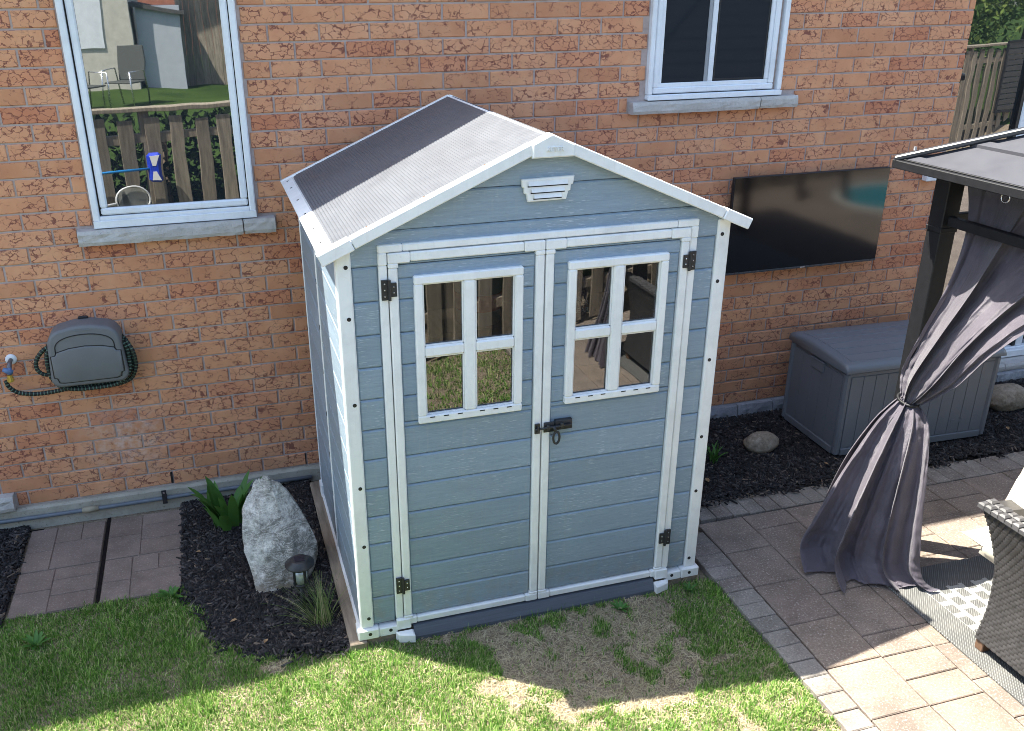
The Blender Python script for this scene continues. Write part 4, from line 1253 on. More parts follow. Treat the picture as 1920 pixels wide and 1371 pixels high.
lamp = thing('solar_light', 'black solar path light with a wide cap beside the boulder', 'path light', (-1.098, 0.345, -0.085))
mb = MB(); mb.lathe([(0.012, 0.0), (0.012, 0.19)], 10); mb.build('stake', M['dark'], lamp, True)
mb = MB(); mb.lathe([(0.022, 0.19), (0.040, 0.20), (0.040, 0.207), (0.034, 0.212)], 20); mb.build('lantern_base', M['dark'], lamp, True)
mb = MB(); mb.lathe([(0.033, 0.2125), (0.034, 0.289)], 16); mb.build('lantern_glass', M['lens'], lamp, True)
for a in range(4):
    th = a * PI / 2 + 0.5
    mb = MB(); mb.box(-0.006, 0.006, -0.003, 0.003, 0.208, 0.291, 0, 0, Matrix.Rotation(th, 4, 'Z') @ Matrix.Translation((0, -0.037, 0))); mb.build('post', M['dark'], lamp)
mb = MB(); mb.lathe([(0.036, 0.29), (0.044, 0.292), (0.071, 0.313), (0.072, 0.319), (0.046, 0.333), (0.044, 0.341), (0.040, 0.343)], 28); mb.build('cap', M['blackmetal'], lamp, True)
mb = MB(); mb.box(-0.024, 0.024, -0.024, 0.024, 0.3432, 0.3452); mb.build('solar_panel', M['solar'], lamp)

def blade_strip(mb, base, az, length, width, lean, droop, seg=5, fold=0.0, mi=0):
    """one curved leaf: rises, leans over and droops"""
    d = Vector((math.cos(az), math.sin(az), 0)); sd = Vector((-math.sin(az), math.cos(az), 0))
    p = Vector(base); ang = lean; vs = []; fs = []
    for i in range(seg + 1):
        t = i / seg
        w = width * (math.sin(PI * min(1, 0.18 + 0.82 * t)) ** 0.7 if fold else (1 - t ** 1.6)) * 0.5
        w = max(w, 0.0003)
        up = Vector((0, 0, 1)) * fold * w
        if fold:
            vs += [tuple(p - sd * w + up), tuple(p), tuple(p + sd * w + up)]
        else:
            vs += [tuple(p - sd * w), tuple(p + sd * w)]
        p = p + (d * math.sin(ang) + Vector((0, 0, math.cos(ang)))) * (length / seg); ang += droop / seg
    k = 3 if fold else 2
    for i in range(seg):
        for j in range(k - 1):
            a = i * k + j; fs.append((a, a + 1, a + k + 1, a + k))
    mb.add(vs, fs, mi)
pl = thing('tulip_plant', 'clump of broad green tulip leaves behind the boulder', 'plant', (-1.425, 1.29, -0.085))
for i in range(26):
    mb = MB(); az = random.uniform(0, 2 * PI); r = random.uniform(0.0, 0.075)
    blade_strip(mb, (r * math.cos(az) * 1.4, r * math.sin(az), 0.0), az + random.uniform(-0.5, 0.5), random.uniform(0.22, 0.34), random.uniform(0.045, 0.07), random.uniform(0.05, 0.4), random.uniform(0.1, 0.8), 6, 0.5)
    mb.build('leaf', M['leaf'], pl, True)
pl = thing('grass_tuft', 'loose tuft of ornamental grass with dry straw at its foot', 'plant', (-1.02, 0.20, -0.085))
mb = MB()
for i in range(170):
    az = random.gauss(PI * 0.75, 1.1); r = random.uniform(0, 0.055)
    blade_strip(mb, (r * math.cos(az * 3), r * math.sin(az * 3), 0), az, random.uniform(0.12, 0.33), 0.0042, random.uniform(0.05, 0.55), random.uniform(0.1, 1.0), 5)
for az, ln in ((2.8, 0.36), (3.1, 0.34), (2.5, 0.36), (3.4, 0.30), (1.2, 0.34), (0.8, 0.30)):
    blade_strip(mb, (0, 0, 0.01), az, ln, 0.005, 0.75, 0.9, 6)
o = mb.build('blades', M['tuft'], pl); o['kind'] = 'stuff'
mb = MB()
for i in range(90):
    az = random.uniform(0, 2 * PI); r = random.uniform(0.0, 0.06)
    blade_strip(mb, (r * math.cos(az) + 0.02, r * math.sin(az) - 0.03, 0.004), az, random.uniform(0.05, 0.15), 0.004, random.uniform(0.9, 1.4), random.uniform(0, 0.4), 3)
o = mb.build('dry_stems', M['straw'], pl); o['kind'] = 'stuff'
pl = thing('small_sprout', 'small green sprout in the mulch at the right shed corner', 'plant', (1.60, 1.05, -0.03))
for i in range(16):
    mb = MB(); az = random.uniform(0, 2 * PI)
    blade_strip(mb, (random.uniform(-.03, .03), random.uniform(-.03, .03), 0), az, random.uniform(0.10, 0.20), random.uniform(0.012, 0.02), random.uniform(0.1, 0.6), random.uniform(0.2, 1.0), 5, 0.4)
    mb.build('leaf', M['leaf'], pl, True)

# mulch chips ----------------------------------------------------------
def scatter(poly, n):
    P = np.array(poly); lo, hi = P.min(0), P.max(0); out = np.zeros((0, 2))
    while len(out) < n:
        c = lo + (hi - lo) * rng.random((n * 2, 2)); c = c[pip(poly, c[:, 0], c[:, 1])]; out = np.vstack([out, c])
    return out[:n]
def np_mesh(name, verts, faces, mats, parent=None):
    me = bpy.data.meshes.new(name)
    nf, k = faces.shape
    me.vertices.add(len(verts)); me.vertices.foreach_set('co', verts.astype(np.float32).ravel())
    me.loops.add(nf * k); me.loops.foreach_set('vertex_index', faces.astype(np.int32).ravel())
    me.polygons.add(nf); me.polygons.foreach_set('loop_start', np.arange(nf, dtype=np.int32) * k)
    try: me.polygons.foreach_set('loop_total', np.full(nf, k, np.int32))
    except Exception: pass
    me.materials.append(mats)
    me.update(calc_edges=True); me.validate()
    return link(name, me, parent)
def chips(poly, n, off):
    c = scatter(poly, n)
    gv = np.array([gz(x, y) for x, y in c]) + off
    L = rng.gamma(3, 0.0042, n) + 0.006; W = rng.uniform(0.0022, 0.0055, n); H = rng.uniform(0.002, 0.005, n)
    az = rng.uniform(0, 2 * PI, n); pi_ = rng.normal(0, 0.28, n); ro = rng.normal(0, 0.5, n)
    ca, sa = np.cos(az), np.sin(az); cp, sp = np.cos(pi_), np.sin(pi_)
    ux = np.stack([ca * cp, sa * cp, sp], 1); uy = np.stack([-sa, ca, ro * 0.6], 1); uz = np.cross(ux, uy)
    uz /= np.linalg.norm(uz, axis=1, keepdims=True)
    ctr = np.stack([c[:, 0], c[:, 1], gv + rng.uniform(0, 0.016, n)], 1)
    vs = []
    for a, b, d in ((-1, -1, -1), (1, -.6, -1), (1, .6, -1), (-1, 1, -1), (-1, -.8, 1), (.9, -.5, 1), (.9, .5, 1), (-1, .8, 1)):
        vs.append(ctr + ux * (a * L)[:, None] + uy * (b * W)[:, None] + uz * (d * H)[:, None])
    V = np.stack(vs, 1).reshape(-1, 3)
    F = np.array([(4, 5, 6, 7), (0, 1, 5, 4), (1, 2, 6, 5), (2, 3, 7, 6), (3, 0, 4, 7)])
    F = (np.arange(n)[:, None, None] * 8 + F[None]).reshape(-1, 4)
    return V, F
Vs, Fs, k = [], [], 0
for poly, n, off in ((BED_LEFT, 15000, 0.016), (BED_FAR[:2] + [(-3.1, 1.62), (-3.1, 0.68)], 3500, 0.016), ([(0.875, 0.12), (0.875, 1.64), (4.9, 1.64), (4.9, 0.61), (1.26, 0.66), (0.95, 0.66), (0.93, 0.12)], 34000, 0.038)):
    V, F = chips(poly, n, off); Vs.append(V); Fs.append(F + k); k += len(V)
def strays(n, pts):
    out_ = []
    for _ in range(n):
        i = random.randrange(len(pts) - 1); a, b = pts[i], pts[i + 1]; u = random.random(); sp_ = abs(random.gauss(0, 0.028))
        dx, dy = b[0] - a[0], b[1] - a[1]; L = math.hypot(dx, dy)
        out_.append((a[0] + dx * u - (-dy / L) * -sp_, a[1] + dy * u - (dx / L) * -sp_))
    return out_
for path, n, off in ((CURVE[::-1], 260, 0.008), ([(1.0, 0.64), (1.3, 0.625), (2.3, 0.60), (4.8, 0.59)][::-1], 420, 0.060)):
    pts = strays(n, path)
    sv = scatter
    scatter = lambda poly, n, pts=pts: np.array(pts)
    V, F = chips(path, n, off); Vs.append(V); Fs.append(F + k); k += len(V)
    scatter = sv
o = np_mesh('mulch', np.vstack(Vs), np.vstack(Fs), M['mulch']); o['kind'] = 'stuff'

# lawn blades ----------------------------------------------------------
def vnoise(X, Y, s, seed):
    """smooth value noise on arrays"""
    r = np.random.default_rng(seed).random((64, 64))
    x = X * s; y = Y * s; xi = np.floor(x).astype(int); yi = np.floor(y).astype(int); fx = x - xi; fy = y - yi
    fx = fx * fx * (3 - 2 * fx); fy = fy * fy * (3 - 2 * fy)
    g = lambda a, b: r[a % 64, b % 64]
    return (g(xi, yi) * (1 - fx) + g(xi + 1, yi) * fx) * (1 - fy) + (g(xi, yi + 1) * (1 - fx) + g(xi + 1, yi + 1) * fx) * fy
def density(X, Y):
    d = np.ones_like(X)
    n1 = vnoise(X, Y, 7.0, 1) * 0.45 + vnoise(X, Y, 19.0, 2) * 0.55
    n1 = np.clip((n1 - 0.5) * 1.5 + 0.5, 0, 1)
    # trodden bare earth in front of the doors
    e = ((X - 0.20) / 0.62) ** 2 + ((Y + 0.38) / 0.42) ** 2
    bare = np.clip(1.38 - e, 0, 1) * 0.90
    e2 = ((X + 0.30) / 0.5) ** 2 + ((Y + 0.08) / 0.10) ** 2
    bare = np.maximum(bare, np.clip(1.2 - e2, 0, 1) * 0.6)
    e3 = ((X + 1.28) / 0.09) ** 2 + ((Y - 0.02) / 0.05) ** 2
    bare = np.maximum(bare, np.clip(1.4 - e3, 0, 1) * 0.95)
    front = np.clip((-0.45 - Y) / 0.5, 0, 1) * np.clip((X + 1.2) / 1.0, 0, 1) * 0.75   # thin turf toward the front right
    thr = bare * 0.85 + front * 0.55
    d = np.clip((n1 - thr + 0.22) / 0.22, 0.035, 1)
    left = np.clip((-0.7 - X) / 0.4, 0, 1)
    return np.clip(np.maximum(d, left * np.clip(0.55 + 0.6 * n1 - bare, 0.05, 1)), 0.02, 1)
def blades(poly, n, lmin, lmax, wid):
    c = scatter(poly, n); X, Y = c[:, 0], c[:, 1]
    keep = rng.random(n) < density(X, Y); c = c[keep]; X, Y = c[:, 0], c[:, 1]; n = len(c)
    zg = np.array([gz(x, y) for x, y in c]) - 0.002
    tall = 0.55 + 0.9 * vnoise(X, Y, 11.0, 5)
    L = (rng.uniform(lmin, lmax, n) + (rng.random(n) < 0.06) * rng.uniform(0.01, 0.03, n)) * tall; az = rng.uniform(0, 2 * PI, n); lean = rng.uniform(0.15, 1.15, n)
    dx, dy = np.cos(az), np.sin(az)
    W = wid * rng.uniform(0.7, 1.3, n)
    yaw = az + PI / 2 + rng.normal(0, 0.4, n); sx, sy = np.cos(yaw) * W, np.sin(yaw) * W
    b = np.stack([X, Y, zg], 1); side = np.stack([sx, sy, np.zeros(n)], 1)
    h1 = L * 0.55; m = b + np.stack([dx * h1 * np.sin(lean * 0.6), dy * h1 * np.sin(lean * 0.6), h1 * np.cos(lean * 0.6)], 1)
    h2 = L * 0.45; a2 = np.minimum(lean * 1.35, 1.5); t = m + np.stack([dx * h2 * np.sin(a2), dy * h2 * np.sin(a2), h2 * np.cos(a2)], 1)
    V = np.stack([b - side, b + side, m + side * 0.8, m - side * 0.8, t], 1).reshape(-1, 3)
    F3 = np.array([(0, 1, 2), (0, 2, 3), (3, 2, 4)])
    F = (np.arange(n)[:, None, None] * 5 + F3[None]).reshape(-1, 3)
    return V, F
M['grass'] = island_material('grass_blades', [(0, (0.050, 0.15, 0.018)), (0.4, (0.125, 0.275, 0.036)), (0.72, (0.26, 0.44, 0.085)), (0.88, (0.46, 0.53, 0.20)), (1, (0.60, 0.54, 0.32))], 0.55, 0.3, 0.3)
NEAR = [(-3.2, -1.35)] + [p for p in [(-3.2, 0.66), (-2.54, 0.72), (-2.54, 0.745), (-1.69, 0.755)]] + CURVE[1:] + [(-0.9, -0.02), (0.89, -0.02), (0.978, -0.06), (0.978, -1.35)]
FARL = [(-3.5, -1.36), (0.955, -1.36), (0.955, -3.45), (-1.5, -2.7)]
V1, F1 = blades(NEAR, 260000, 0.014, 0.034, 0.0017)
V2, F2 = blades(FARL, 26000, 0.025, 0.05, 0.003)
_sc = scatter
cc = _sc(NEAR, 520); cc = cc[density(cc[:, 0], cc[:, 1]) > 0.45]
pts_ = (cc[:, None, :] + rng.normal(0, 0.014, (len(cc), 16, 2))).reshape(-1, 2)
scatter = lambda poly, n: pts_
V3, F3_ = blades(NEAR, len(pts_), 0.032, 0.058, 0.0019)
scatter = _sc
V2 = np.vstack([V2, V3]); F2 = np.vstack([F2, F3_ + len(V2) - len(V3)])
o = np_mesh('grass', np.vstack([V1, V2]), np.vstack([F1, F2 + len(V1)]), M['grass']); o['kind'] = 'stuff'
# dry thatch lying on the soil
c = scatter(NEAR, 70000); c = c[rng.random(len(c)) < np.clip(0.07 + 1.1 * (1 - density(c[:, 0], c[:, 1])) + 0.5 * np.clip((-0.1 - c[:, 1]) / 0.5, 0, 1), 0, 1)]; n = len(c); az = rng.uniform(0, 2 * PI, n); L = rng.uniform(0.008, 0.022, n)
zz = np.array([gz(x, y) for x, y in c]) + rng.uniform(0.001, 0.009, n)
d = np.stack([np.cos(az) * L, np.sin(az) * L, rng.normal(0, 0.004, n)], 1); s_ = np.stack([-np.sin(az), np.cos(az), np.zeros(n)], 1) * 0.0011
b = np.stack([c[:, 0], c[:, 1], zz], 1)
V = np.stack([b - d - s_, b - d + s_, b + d + s_, b + d - s_], 1).reshape(-1, 3)
o = np_mesh('dry_thatch', V, np.arange(n * 4).reshape(-1, 4), M['straw']); o['kind'] = 'stuff'

# ------------------------------------------------------------------ patio
patio = MB(); patio.add([(0.955, -5.6, -0.052), (12, -8.6, -0.052), (12, 0.60, -0.052), (0.955, 0.66, -0.052)], [(0, 1, 2, 3)])
patio = patio.build('patio', M['sand']); tag(patio, kind='structure')
mb = MB(); mb.box(0.962, 11.9, -3.4, 0.55, -0.0515, -0.0505)
ZP = -0.020
def paver(pts, mat, name='paver', h=0.0):
    mb = MB(); mb.slab(inset(pts if sum(pts[i][0] * pts[(i + 1) % 4][1] - pts[(i + 1) % 4][0] * pts[i][1] for i in range(4)) > 0 else pts[::-1], 0.002), -0.06, ZP + h + random.uniform(-0.0012, 0.0012), 0.004, on_floor, 0, 0.0012)
    return mb.build(name, mat, patio)
# soldier course along the lawn
xe = [(0.958, 1.128), (0.945, 1.075)]
ye = 0.145
ys = [0.145 - 0.1065 * i for i in range(-4, 35)]
for i in range(len(ys) - 1):
    y1, y0 = ys[i], ys[i + 1]
    if y1 > 0.46: continue
    f = nm((0.15 - (y0 + y1) / 2) / 1.2); xa = 0.960 - 0.012 * f; xb = 1.128 - 0.052 * f
    paver([(xa, y0), (xb, y0), (xb, y1), (xa, y1)], M['edge'], 'edge_paver')
# soldier course along the mulch
x = 0.965; sk = -0.075
while x < 5.4:
    w = 0.104 if x < 2.4 else 0.112
    yo = 0.645 - 0.035 * nm((x - 1.25) / 0.6); yi = yo - 0.187
    yi2 = max(yi, 0.44) if x < 2.2 else 0.408; yo2 = yo if x < 2.2 else 0.592
    paver([(x - sk * 0, yi2), (x + w, yi2), (x + w, yo2), (x, yo2)], M['edge'], 'edge_paver')
    x += w
# field: rows of large and half stones in running columns
col_x = [1.132, 1.418, 1.700, 2.010, 2.345, 2.655, 2.930, 3.24, 3.55, 3.86, 4.17, 4.48, 4.8, 5.1]
joints = [[0.43, 0.128, -0.172, -0.484, -0.788, -1.100, -1.41], [0.43, 0.285, -0.012, -0.320, -0.648, -0.795, -0.950, -1.103, -1.41],
          [0.43, 0.20, -0.10, -0.345, -0.65, -0.80, -1.03, -1.26, -1.5], [0.43, 0.255, 0.10, -0.04, -0.20, -0.52], [0.405, 0.25, 0.098, -0.205, -0.5], [0.405, 0.24, 0.03, -0.207, -0.5]]
for i in range(len(col_x) - 1):
    f0 = 0.05
    xa, xb = col_x[i], col_x[i + 1]
    J = list(joints[i]) if i < len(joints) else [0.405 - 0.155 * ((i * 7) % 2) - 0.31 * q if q else 0.405 for q in range(4)]
    while J[-1] > -3.3: J.append(J[-1] - (0.305 if (len(J) + i) % 3 else 0.155))
    for q in range(len(J) - 1):
        y1, y0 = J[q], J[q + 1]
        # the columns drift a little to the left toward the front
        dr = lambda y: -0.052 * nm((0.15 - y) / 1.2) if i == 0 else -0.045 * nm((0.15 - y) / 1.2) * (1 if i < 3 else 0)
        dl = lambda y: -0.052 * nm((0.15 - y) / 1.2) if i == 0 else dr(y)
        dR = lambda y: -0.045 * nm((0.15 - y) / 1.2) * (1 if i < 2 else 0)
        paver([(xa + dl(y0) + 0.001, y0), (xb + dR(y0), y0), (xb + dR(y1), y1), (xa + dl(y1) + 0.001, y1)], M['paver'])
# plain continuation of the paving, out of the frame
mb = MB(); mb.add([(5.11, -3.4, ZP - 0.004), (12, -3.4, ZP - 0.004), (12, 0.58, ZP - 0.004), (5.11, 0.58, ZP - 0.004)], [(0, 1, 2, 3)])
mb.add([(0.96, -3.5, ZP - 0.006), (12, -6.8, ZP - 0.006), (12, -3.401, ZP - 0.006), (0.96, -3.401, ZP - 0.006)], [(0, 1, 2, 3)])
o = mb.build('patio_apron', M['paver']); tag(o, kind='structure')

# rug
mb = MB(); mb.slab([(1.758, -0.285), (1.700, -3.1), (4.9, -3.1), (4.9, -0.33)], ZP + 0.003, ZP + 0.012, 0.003, on_floor)
o = mb.build('outdoor_rug', M['rug']); tag(o, 'grey woven outdoor rug with a pale block pattern under the wicker sofa', 'rug')

# ------------------------------------------------------------------ storage box
db = thing('storage_box', 'long grey resin storage box with plank grooves on the mulch by the wall', 'storage box', (2.355, 0.86, -0.005), None, math.radians(-2.1))
BW, BD, BH = 1.150, 0.62, 0.575
mb = MB(); mb.box(0.012, BW - 0.012, 0.012, BD - 0.012, 0.0, BH, 0.01); body = mb.build('box_body', M['deckbox'], db)
npn = 12; pw = (BW - 0.09) / npn
for i in range(npn):
    a = 0.045 + i * pw
    mb = MB(); mb.slab([(a + 0.001, 0.05), (a + pw - 0.001, 0.05), (a + pw - 0.001, BH - 0.03), (a + 0.001, BH - 0.03)], -0.01, 0.003, 0.0022, lambda p, q, h: (p, 0.010 - h, q)); mb.build('panel', M['deckbox'], db)
for i in range(5):
    pd = (BD - 0.09) / 5; a = 0.045 + i * pd
    mb = MB(); mb.slab([(a + 0.0005, 0.05), (a + pd - 0.0005, 0.05), (a + pd - 0.0005, BH - 0.03), (a + 0.0005, BH - 0.03)], -0.01, 0.0015, 0.0012, lambda p, q, h: (0.0105 - h, p, q)); mb.build('panel', M['deckbox'], db)
for xa, ya in ((0.0, 0.0), (BW - 0.042, 0.0), (0, BD - 0.042), (BW - 0.042, BD - 0.042)):
    mb = MB(); mb.box(xa, xa + 0.042, ya, ya + 0.042, 0.0, BH + 0.002, 0.012); mb.build('corner_post', M['deckbox'], db)
mb = MB(); mb.box(0.043, BW - 0.043, -0.001, 0.02, 0.0, 0.048, 0.004); mb.box(-0.001, 0.02, 0.043, BD - 0.043, 0.0, 0.048, 0.004); mb.build('base_rail', M['deckbox'], db)
mb = MB(); mb.box(0.86, 0.94, 0.0035, 0.008, 0.13, 0.15); mb.build('moulded_mark', M['deckbox'], db)
q = MB(); q.box(-0.0005, 0.012, 0.235, 0.375, 0.485, 0.555, 0.006); q.build('grip_recess', simple('grip_shade', (0.16, 0.17, 0.19), 0.5), db)
q = MB(); q.box(-0.006, 0.008, 0.232, 0.378, 0.549, 0.560, 0.003); q.build('grip_lip', M['deckbox'], db)
# lid: shallow arch front to back, raised boards on top
mb = MB(); vs = []; fs = []; nn = 12
prof = [(-0.012, BH + 0.006), (-0.014, BH + 0.028), (-0.004, BH + 0.042)]
for i in range(nn + 1):
    t = i / nn; prof.append((0.02 + (BD - 0.03) * t, BH + 0.048 + 0.032 * math.sin(PI * (0.1 + 0.75 * t))))
prof += [(BD + 0.006, BH + 0.046), (BD + 0.008, BH + 0.006)]
m = len(prof)
xsn = [-0.012, -0.010, 0.012, BW - 0.012, BW + 0.010, BW + 0.012]
for i, xx in enumerate(xsn):
    e = {0: 0.024, 1: 0.006}.get(i, {5: 0.024, 4: 0.006}.get(i, 0.0))
    for y, z in prof: vs.append((xx, y, max(BH + 0.006, z - e) if z > BH + 0.01 else z))
for i in range(5):
    for k in range(m - 1):
        a = i * m + k; fs.append((a, a + m, a + m + 1, a + 1))
fs.append(tuple(range(m))); fs.append(tuple(range(5 * m, 6 * m))[::-1])
mb.add(vs, fs); lid = mb.build('lid', M['deckbox'], db, True)
def lid_z(y):
    t = (y - 0.02) / (BD - 0.03); return BH + 0.048 + 0.032 * math.sin(PI * (0.1 + 0.75 * t))
for i in range(6):
    ya = 0.045 + i * 0.088; yb = ya + 0.083
    q = MB(); q.add([(0.05, ya, lid_z(ya) + 0.0), (BW - 0.05, ya, lid_z(ya)), (BW - 0.05, yb, lid_z(yb)), (0.05, yb, lid_z(yb)),
                     (0.053, ya + 0.003, lid_z(ya) + 0.004), (BW - 0.053, ya + 0.003, lid_z(ya) + 0.004), (BW - 0.053, yb - 0.003, lid_z(yb) + 0.004), (0.053, yb - 0.003, lid_z(yb) + 0.004)],
                    [(4, 5, 6, 7), (0, 1, 5, 4), (1, 2, 6, 5), (2, 3, 7, 6), (3, 0, 4, 7)])
    q.build('lid_board', M['deckbox'], lid)

# ------------------------------------------------------------------ gazebo
GX0, GX1, GY0, GY1 = 1.80, 5.20, 0.10, -3.30      # eave rectangle
EZ = 2.035; AP = Vector((3.5, -1.6, 2.80))
gz_ = thing('gazebo', 'black metal gazebo with a sheet roof over the patio seating', 'gazebo', (2.02, 0.01, -0.02))
GL = Vector(gz_.location)
def gpart(mb, name, mats, smooth=False):
    mb.v = [(x - GL.x, y - GL.y, z - GL.z) for x, y, z in mb.v]; return mb.build(name, mats, gz_, smooth)
for px, py in ((2.018, 0.010), (5.0, 0.010), (2.018, -3.06), (5.0, -3.06)):
    mb = MB(); mb.box(px - 0.045, px + 0.045, py - 0.045, py + 0.045, -0.02, 2.02, 0.004); gpart(mb, 'post', M['gazebo'])
    mb = MB(); mb.box(px - 0.049, px + 0.049, py - 0.049, py + 0.049, 1.71, 1.735, 0.003); gpart(mb, 'post_collar', M['gazebo'])
    mb = MB(); mb.box(px - 0.09, px + 0.09, py - 0.09, py + 0.09, -0.0195, -0.008, 0.002); gpart(mb, 'foot_plate', M['gazebo'])
# beams at two heights
for z0, z1 in ((1.745, 1.79), (1.955, 2.02)):
    for a, b, c, d in ((2.0, 2.036, -3.0, -0.036), (4.98, 5.02, -3.0, -0.036)):
        mb = MB(); mb.box(a, b, c, d, z0, z1, 0.003); gpart(mb, 'beam', M['gazebo'])
    for a, b, c, d in ((2.064, 4.95, -0.01, 0.026), (2.064, 4.95, -3.08, -3.04)):
        mb = MB(); mb.box(a, b, c, d, z0, z1, 0.003); gpart(mb, 'beam', M['gazebo'])
corners = [Vector((GX0, GY0, EZ)), Vector((GX1, GY0, EZ)), Vector((GX1, GY1, EZ)), Vector((GX0, GY1, EZ))]
for i in range(4):
    a, b = corners[i], corners[(i + 1) % 4]
    mb = MB(); nr = 9
    # sheet laid in shallow lapped steps from eave to apex
    for k in range(nr):
        t0, t1 = k / nr, (k + 1) / nr - 0.0
        q = [a.lerp(AP, t0), b.lerp(AP, t0), b.lerp(AP, t1), a.lerp(AP, t1)]
        up = Vector((0, 0, 0.011))
        rib = Vector((0, 0, 0.014))
        t2 = t0 + (t1 - t0) * 0.18
        r0, r1 = a.lerp(AP, t2), b.lerp(AP, t2)
        vs = [q[0] + rib, q[1] + rib, r1 + rib, r0 + rib, r1, r0, q[2], q[3], q[0], q[1]]
        mb.add(vs, [(8, 9, 1, 0), (0, 1, 2, 3), (3, 2, 4, 5), (5, 4, 6, 7)])
    mb.f = [f[::-1] for f in mb.f]
    gpart(mb, 'roof_panel', M['gazebo_roof'])
    # eave channel
    d = (b - a).normalized(); nrm = Vector((d.y, -d.x, 0)) * -1
    ang = math.atan2(d.y, d.x); L = (b - a).length
    mt = Matrix.Translation(a) @ Matrix.Rotation(ang, 4, 'Z')
    mb = MB(); mb.box(-0.02, L + 0.02, -0.012, 0.035, -0.030, 0.008, 0.003, 0, mt); mb.box(0.02, L - 0.02, 0.0, 0.012, 0.0085, 0.014, 0.002, 0, mt); gpart(mb, 'eave_channel', M['gazebo'])
    # hip cap
    v = AP - a; h = MB(); Lh = v.length
    rot = v.to_track_quat('X', 'Z').to_matrix().to_4x4()
    mt = Matrix.Translation(a + Vector((0, 0, 0.017))) @ rot
    h.box(-0.03, Lh, -0.028, 0.028, -0.008, 0.016, 0.006, 0, mt); gpart(h, 'hip_cap', M['hip'])
    hk = MB(); hk.tube([a + v * 0.02 + Vector((0, 0, 0.038)), a + v * 0.02 + Vector((0, 0, 0.055))], 0.007, 8); gpart(hk, 'cap_screw', M['chrome'])
mb = MB(); mb.lathe([(0.12, -0.02), (0.12, 0.02), (0.02, 0.06)], 12, AP); gpart(mb, 'apex_cap', M['gazebo'])

# curtains -------------------------------------------------------------
def interp(P, t):
    """Catmull-Rom through P at t in 0..1"""
    n = len(P) - 1; f = t * n; i = min(int(f), n - 1); u = f - i
    p0, p1, p2, p3 = P[max(i - 1, 0)], P[i], P[i + 1], P[min(i + 2, n)]
    return 0.5 * ((2 * p1) + (p2 - p0) * u + (2 * p0 - 5 * p1 + 4 * p2 - p3) * u * u + (3 * p1 - p0 - 3 * p2 + p3) * u ** 3)
def drape(mb, Lp, Rp, amps, bulge, nfold, nu, nv, out, seed, thick=0.0, close=0.0):
    Lp = [Vector(p) for p in Lp]; Rp = [Vector(p) for p in Rp]
    rs = np.random.default_rng(seed); ph = rs.uniform(0, 2 * PI, 4); base = len(mb.v)
    amps = [float(a) for a in amps]; bulge = [float(a) for a in bulge]
    for j in range(nv + 1):
        t = j / nv; a = interp(Lp, t); b = interp(Rp, t)
        A = float(np.interp(t, np.linspace(0, 1, len(amps)), amps)); B = float(np.interp(t, np.linspace(0, 1, len(bulge)), bulge))
        for i in range(nu + 1):
            u = i / nu
            w = u + 0.03 * math.sin(2 * PI * u * 1.5 + ph[0]) + 0.012 * math.sin(5 * t + ph[3])
            w += 0.045 * math.sin(2 * PI * u * 2.3 + ph[1]) + 0.03 * math.sin(2 * PI * u * 3.7 + ph[2] + 1.5 * t)
            s1 = math.sin(2 * PI * nfold * w + ph[1] + 0.6 * math.sin(2.2 * t + ph[2])) * (0.75 + 0.45 * math.sin(2 * PI * u * 1.3 + ph[3]))
            s2 = math.sin(2 * PI * nfold * 2.3 * w + ph[2] + 1.1 * t)
            prof = 0.72 * math.asin(max(-1, min(1, 0.96 * s1))) + 0.16 * s2
            p = a.lerp(b, u) + Vector(out) * (A * prof + B * math.sin(PI * u))
            p += (b - a).normalized() * (0.35 * A * math.cos(2 * PI * nfold * w + ph[1])) if (b - a).length > 1e-4 else Vector((0, 0, 0))
            wr = mnoise.noise(Vector((u * 9, t * 26, seed))) * 0.006 + mnoise.noise(Vector((u * 30, t * 9 + u * 8, seed + 5))) * 0.006
            p += Vector(out) * wr
            p.z = max(p.z, ZP + 0.016 + 0.012 * (0.5 + 0.5 * s2))
            mb.v.append(tuple(p))
    for j in range(nv):
        for i in range(nu):
            q = base + j * (nu + 1) + i
            mb.f.append((q, q + 1, q + nu + 2, q + nu + 1)); mb.mi.append(0)
cur = thing('gazebo_curtain', 'mauve grey curtain gathered and tied to the near gazebo post', 'curtain', (1.98, -0.05, -0.01), 'gazebo curtains')
CL = Vector(cur.location)
def cpart(mb, name, mats, smooth=True):
    mb.v = [(x - CL.x, y - CL.y, z - CL.z) for x, y, z in mb.v]
    o = mb.build(name, mats, cur, smooth); return o
out = Vector((-0.80, -0.60, 0.0))
mb = MB()
UL = [(2.075, -0.05, 1.94), (2.07, -0.10, 1.76), (2.00, -0.145, 1.53), (1.945, -0.09, 1.24), (1.94, -0.01, 1.00), (1.935, -0.035, 0.865)]
UR = [(2.085, -1.45, 1.94), (2.08, -1.02, 1.76), (2.03, -0.68, 1.53), (1.95, -0.49, 1.30), (1.94, -0.33, 1.06), (1.955, -0.135, 0.865)]
drape(mb, UL, UR, [0.045, 0.05, 0.055, 0.055, 0.045, 0.016], [0, 0.0, 0.02, 0.045, 0.06, 0.025], 2.7, 220, 120, out, 4)
cpart(mb, 'upper_drape', M['curtain'])
mb = MB()
LL = [(1.925, -0.045, 0.872), (1.79, -0.06, 0.77), (1.63, -0.08, 0.54), (1.505, -0.075, 0.26), (1.455, -0.06, 0.10), (1.430, -0.15, -0.004)]
LR = [(1.965, -0.11, 0.872), (1.965, -0.20, 0.78), (1.92, -0.29, 0.56), (1.885, -0.36, 0.28), (1.885, -0.41, 0.07), (1.955, -0.465, -0.004)]
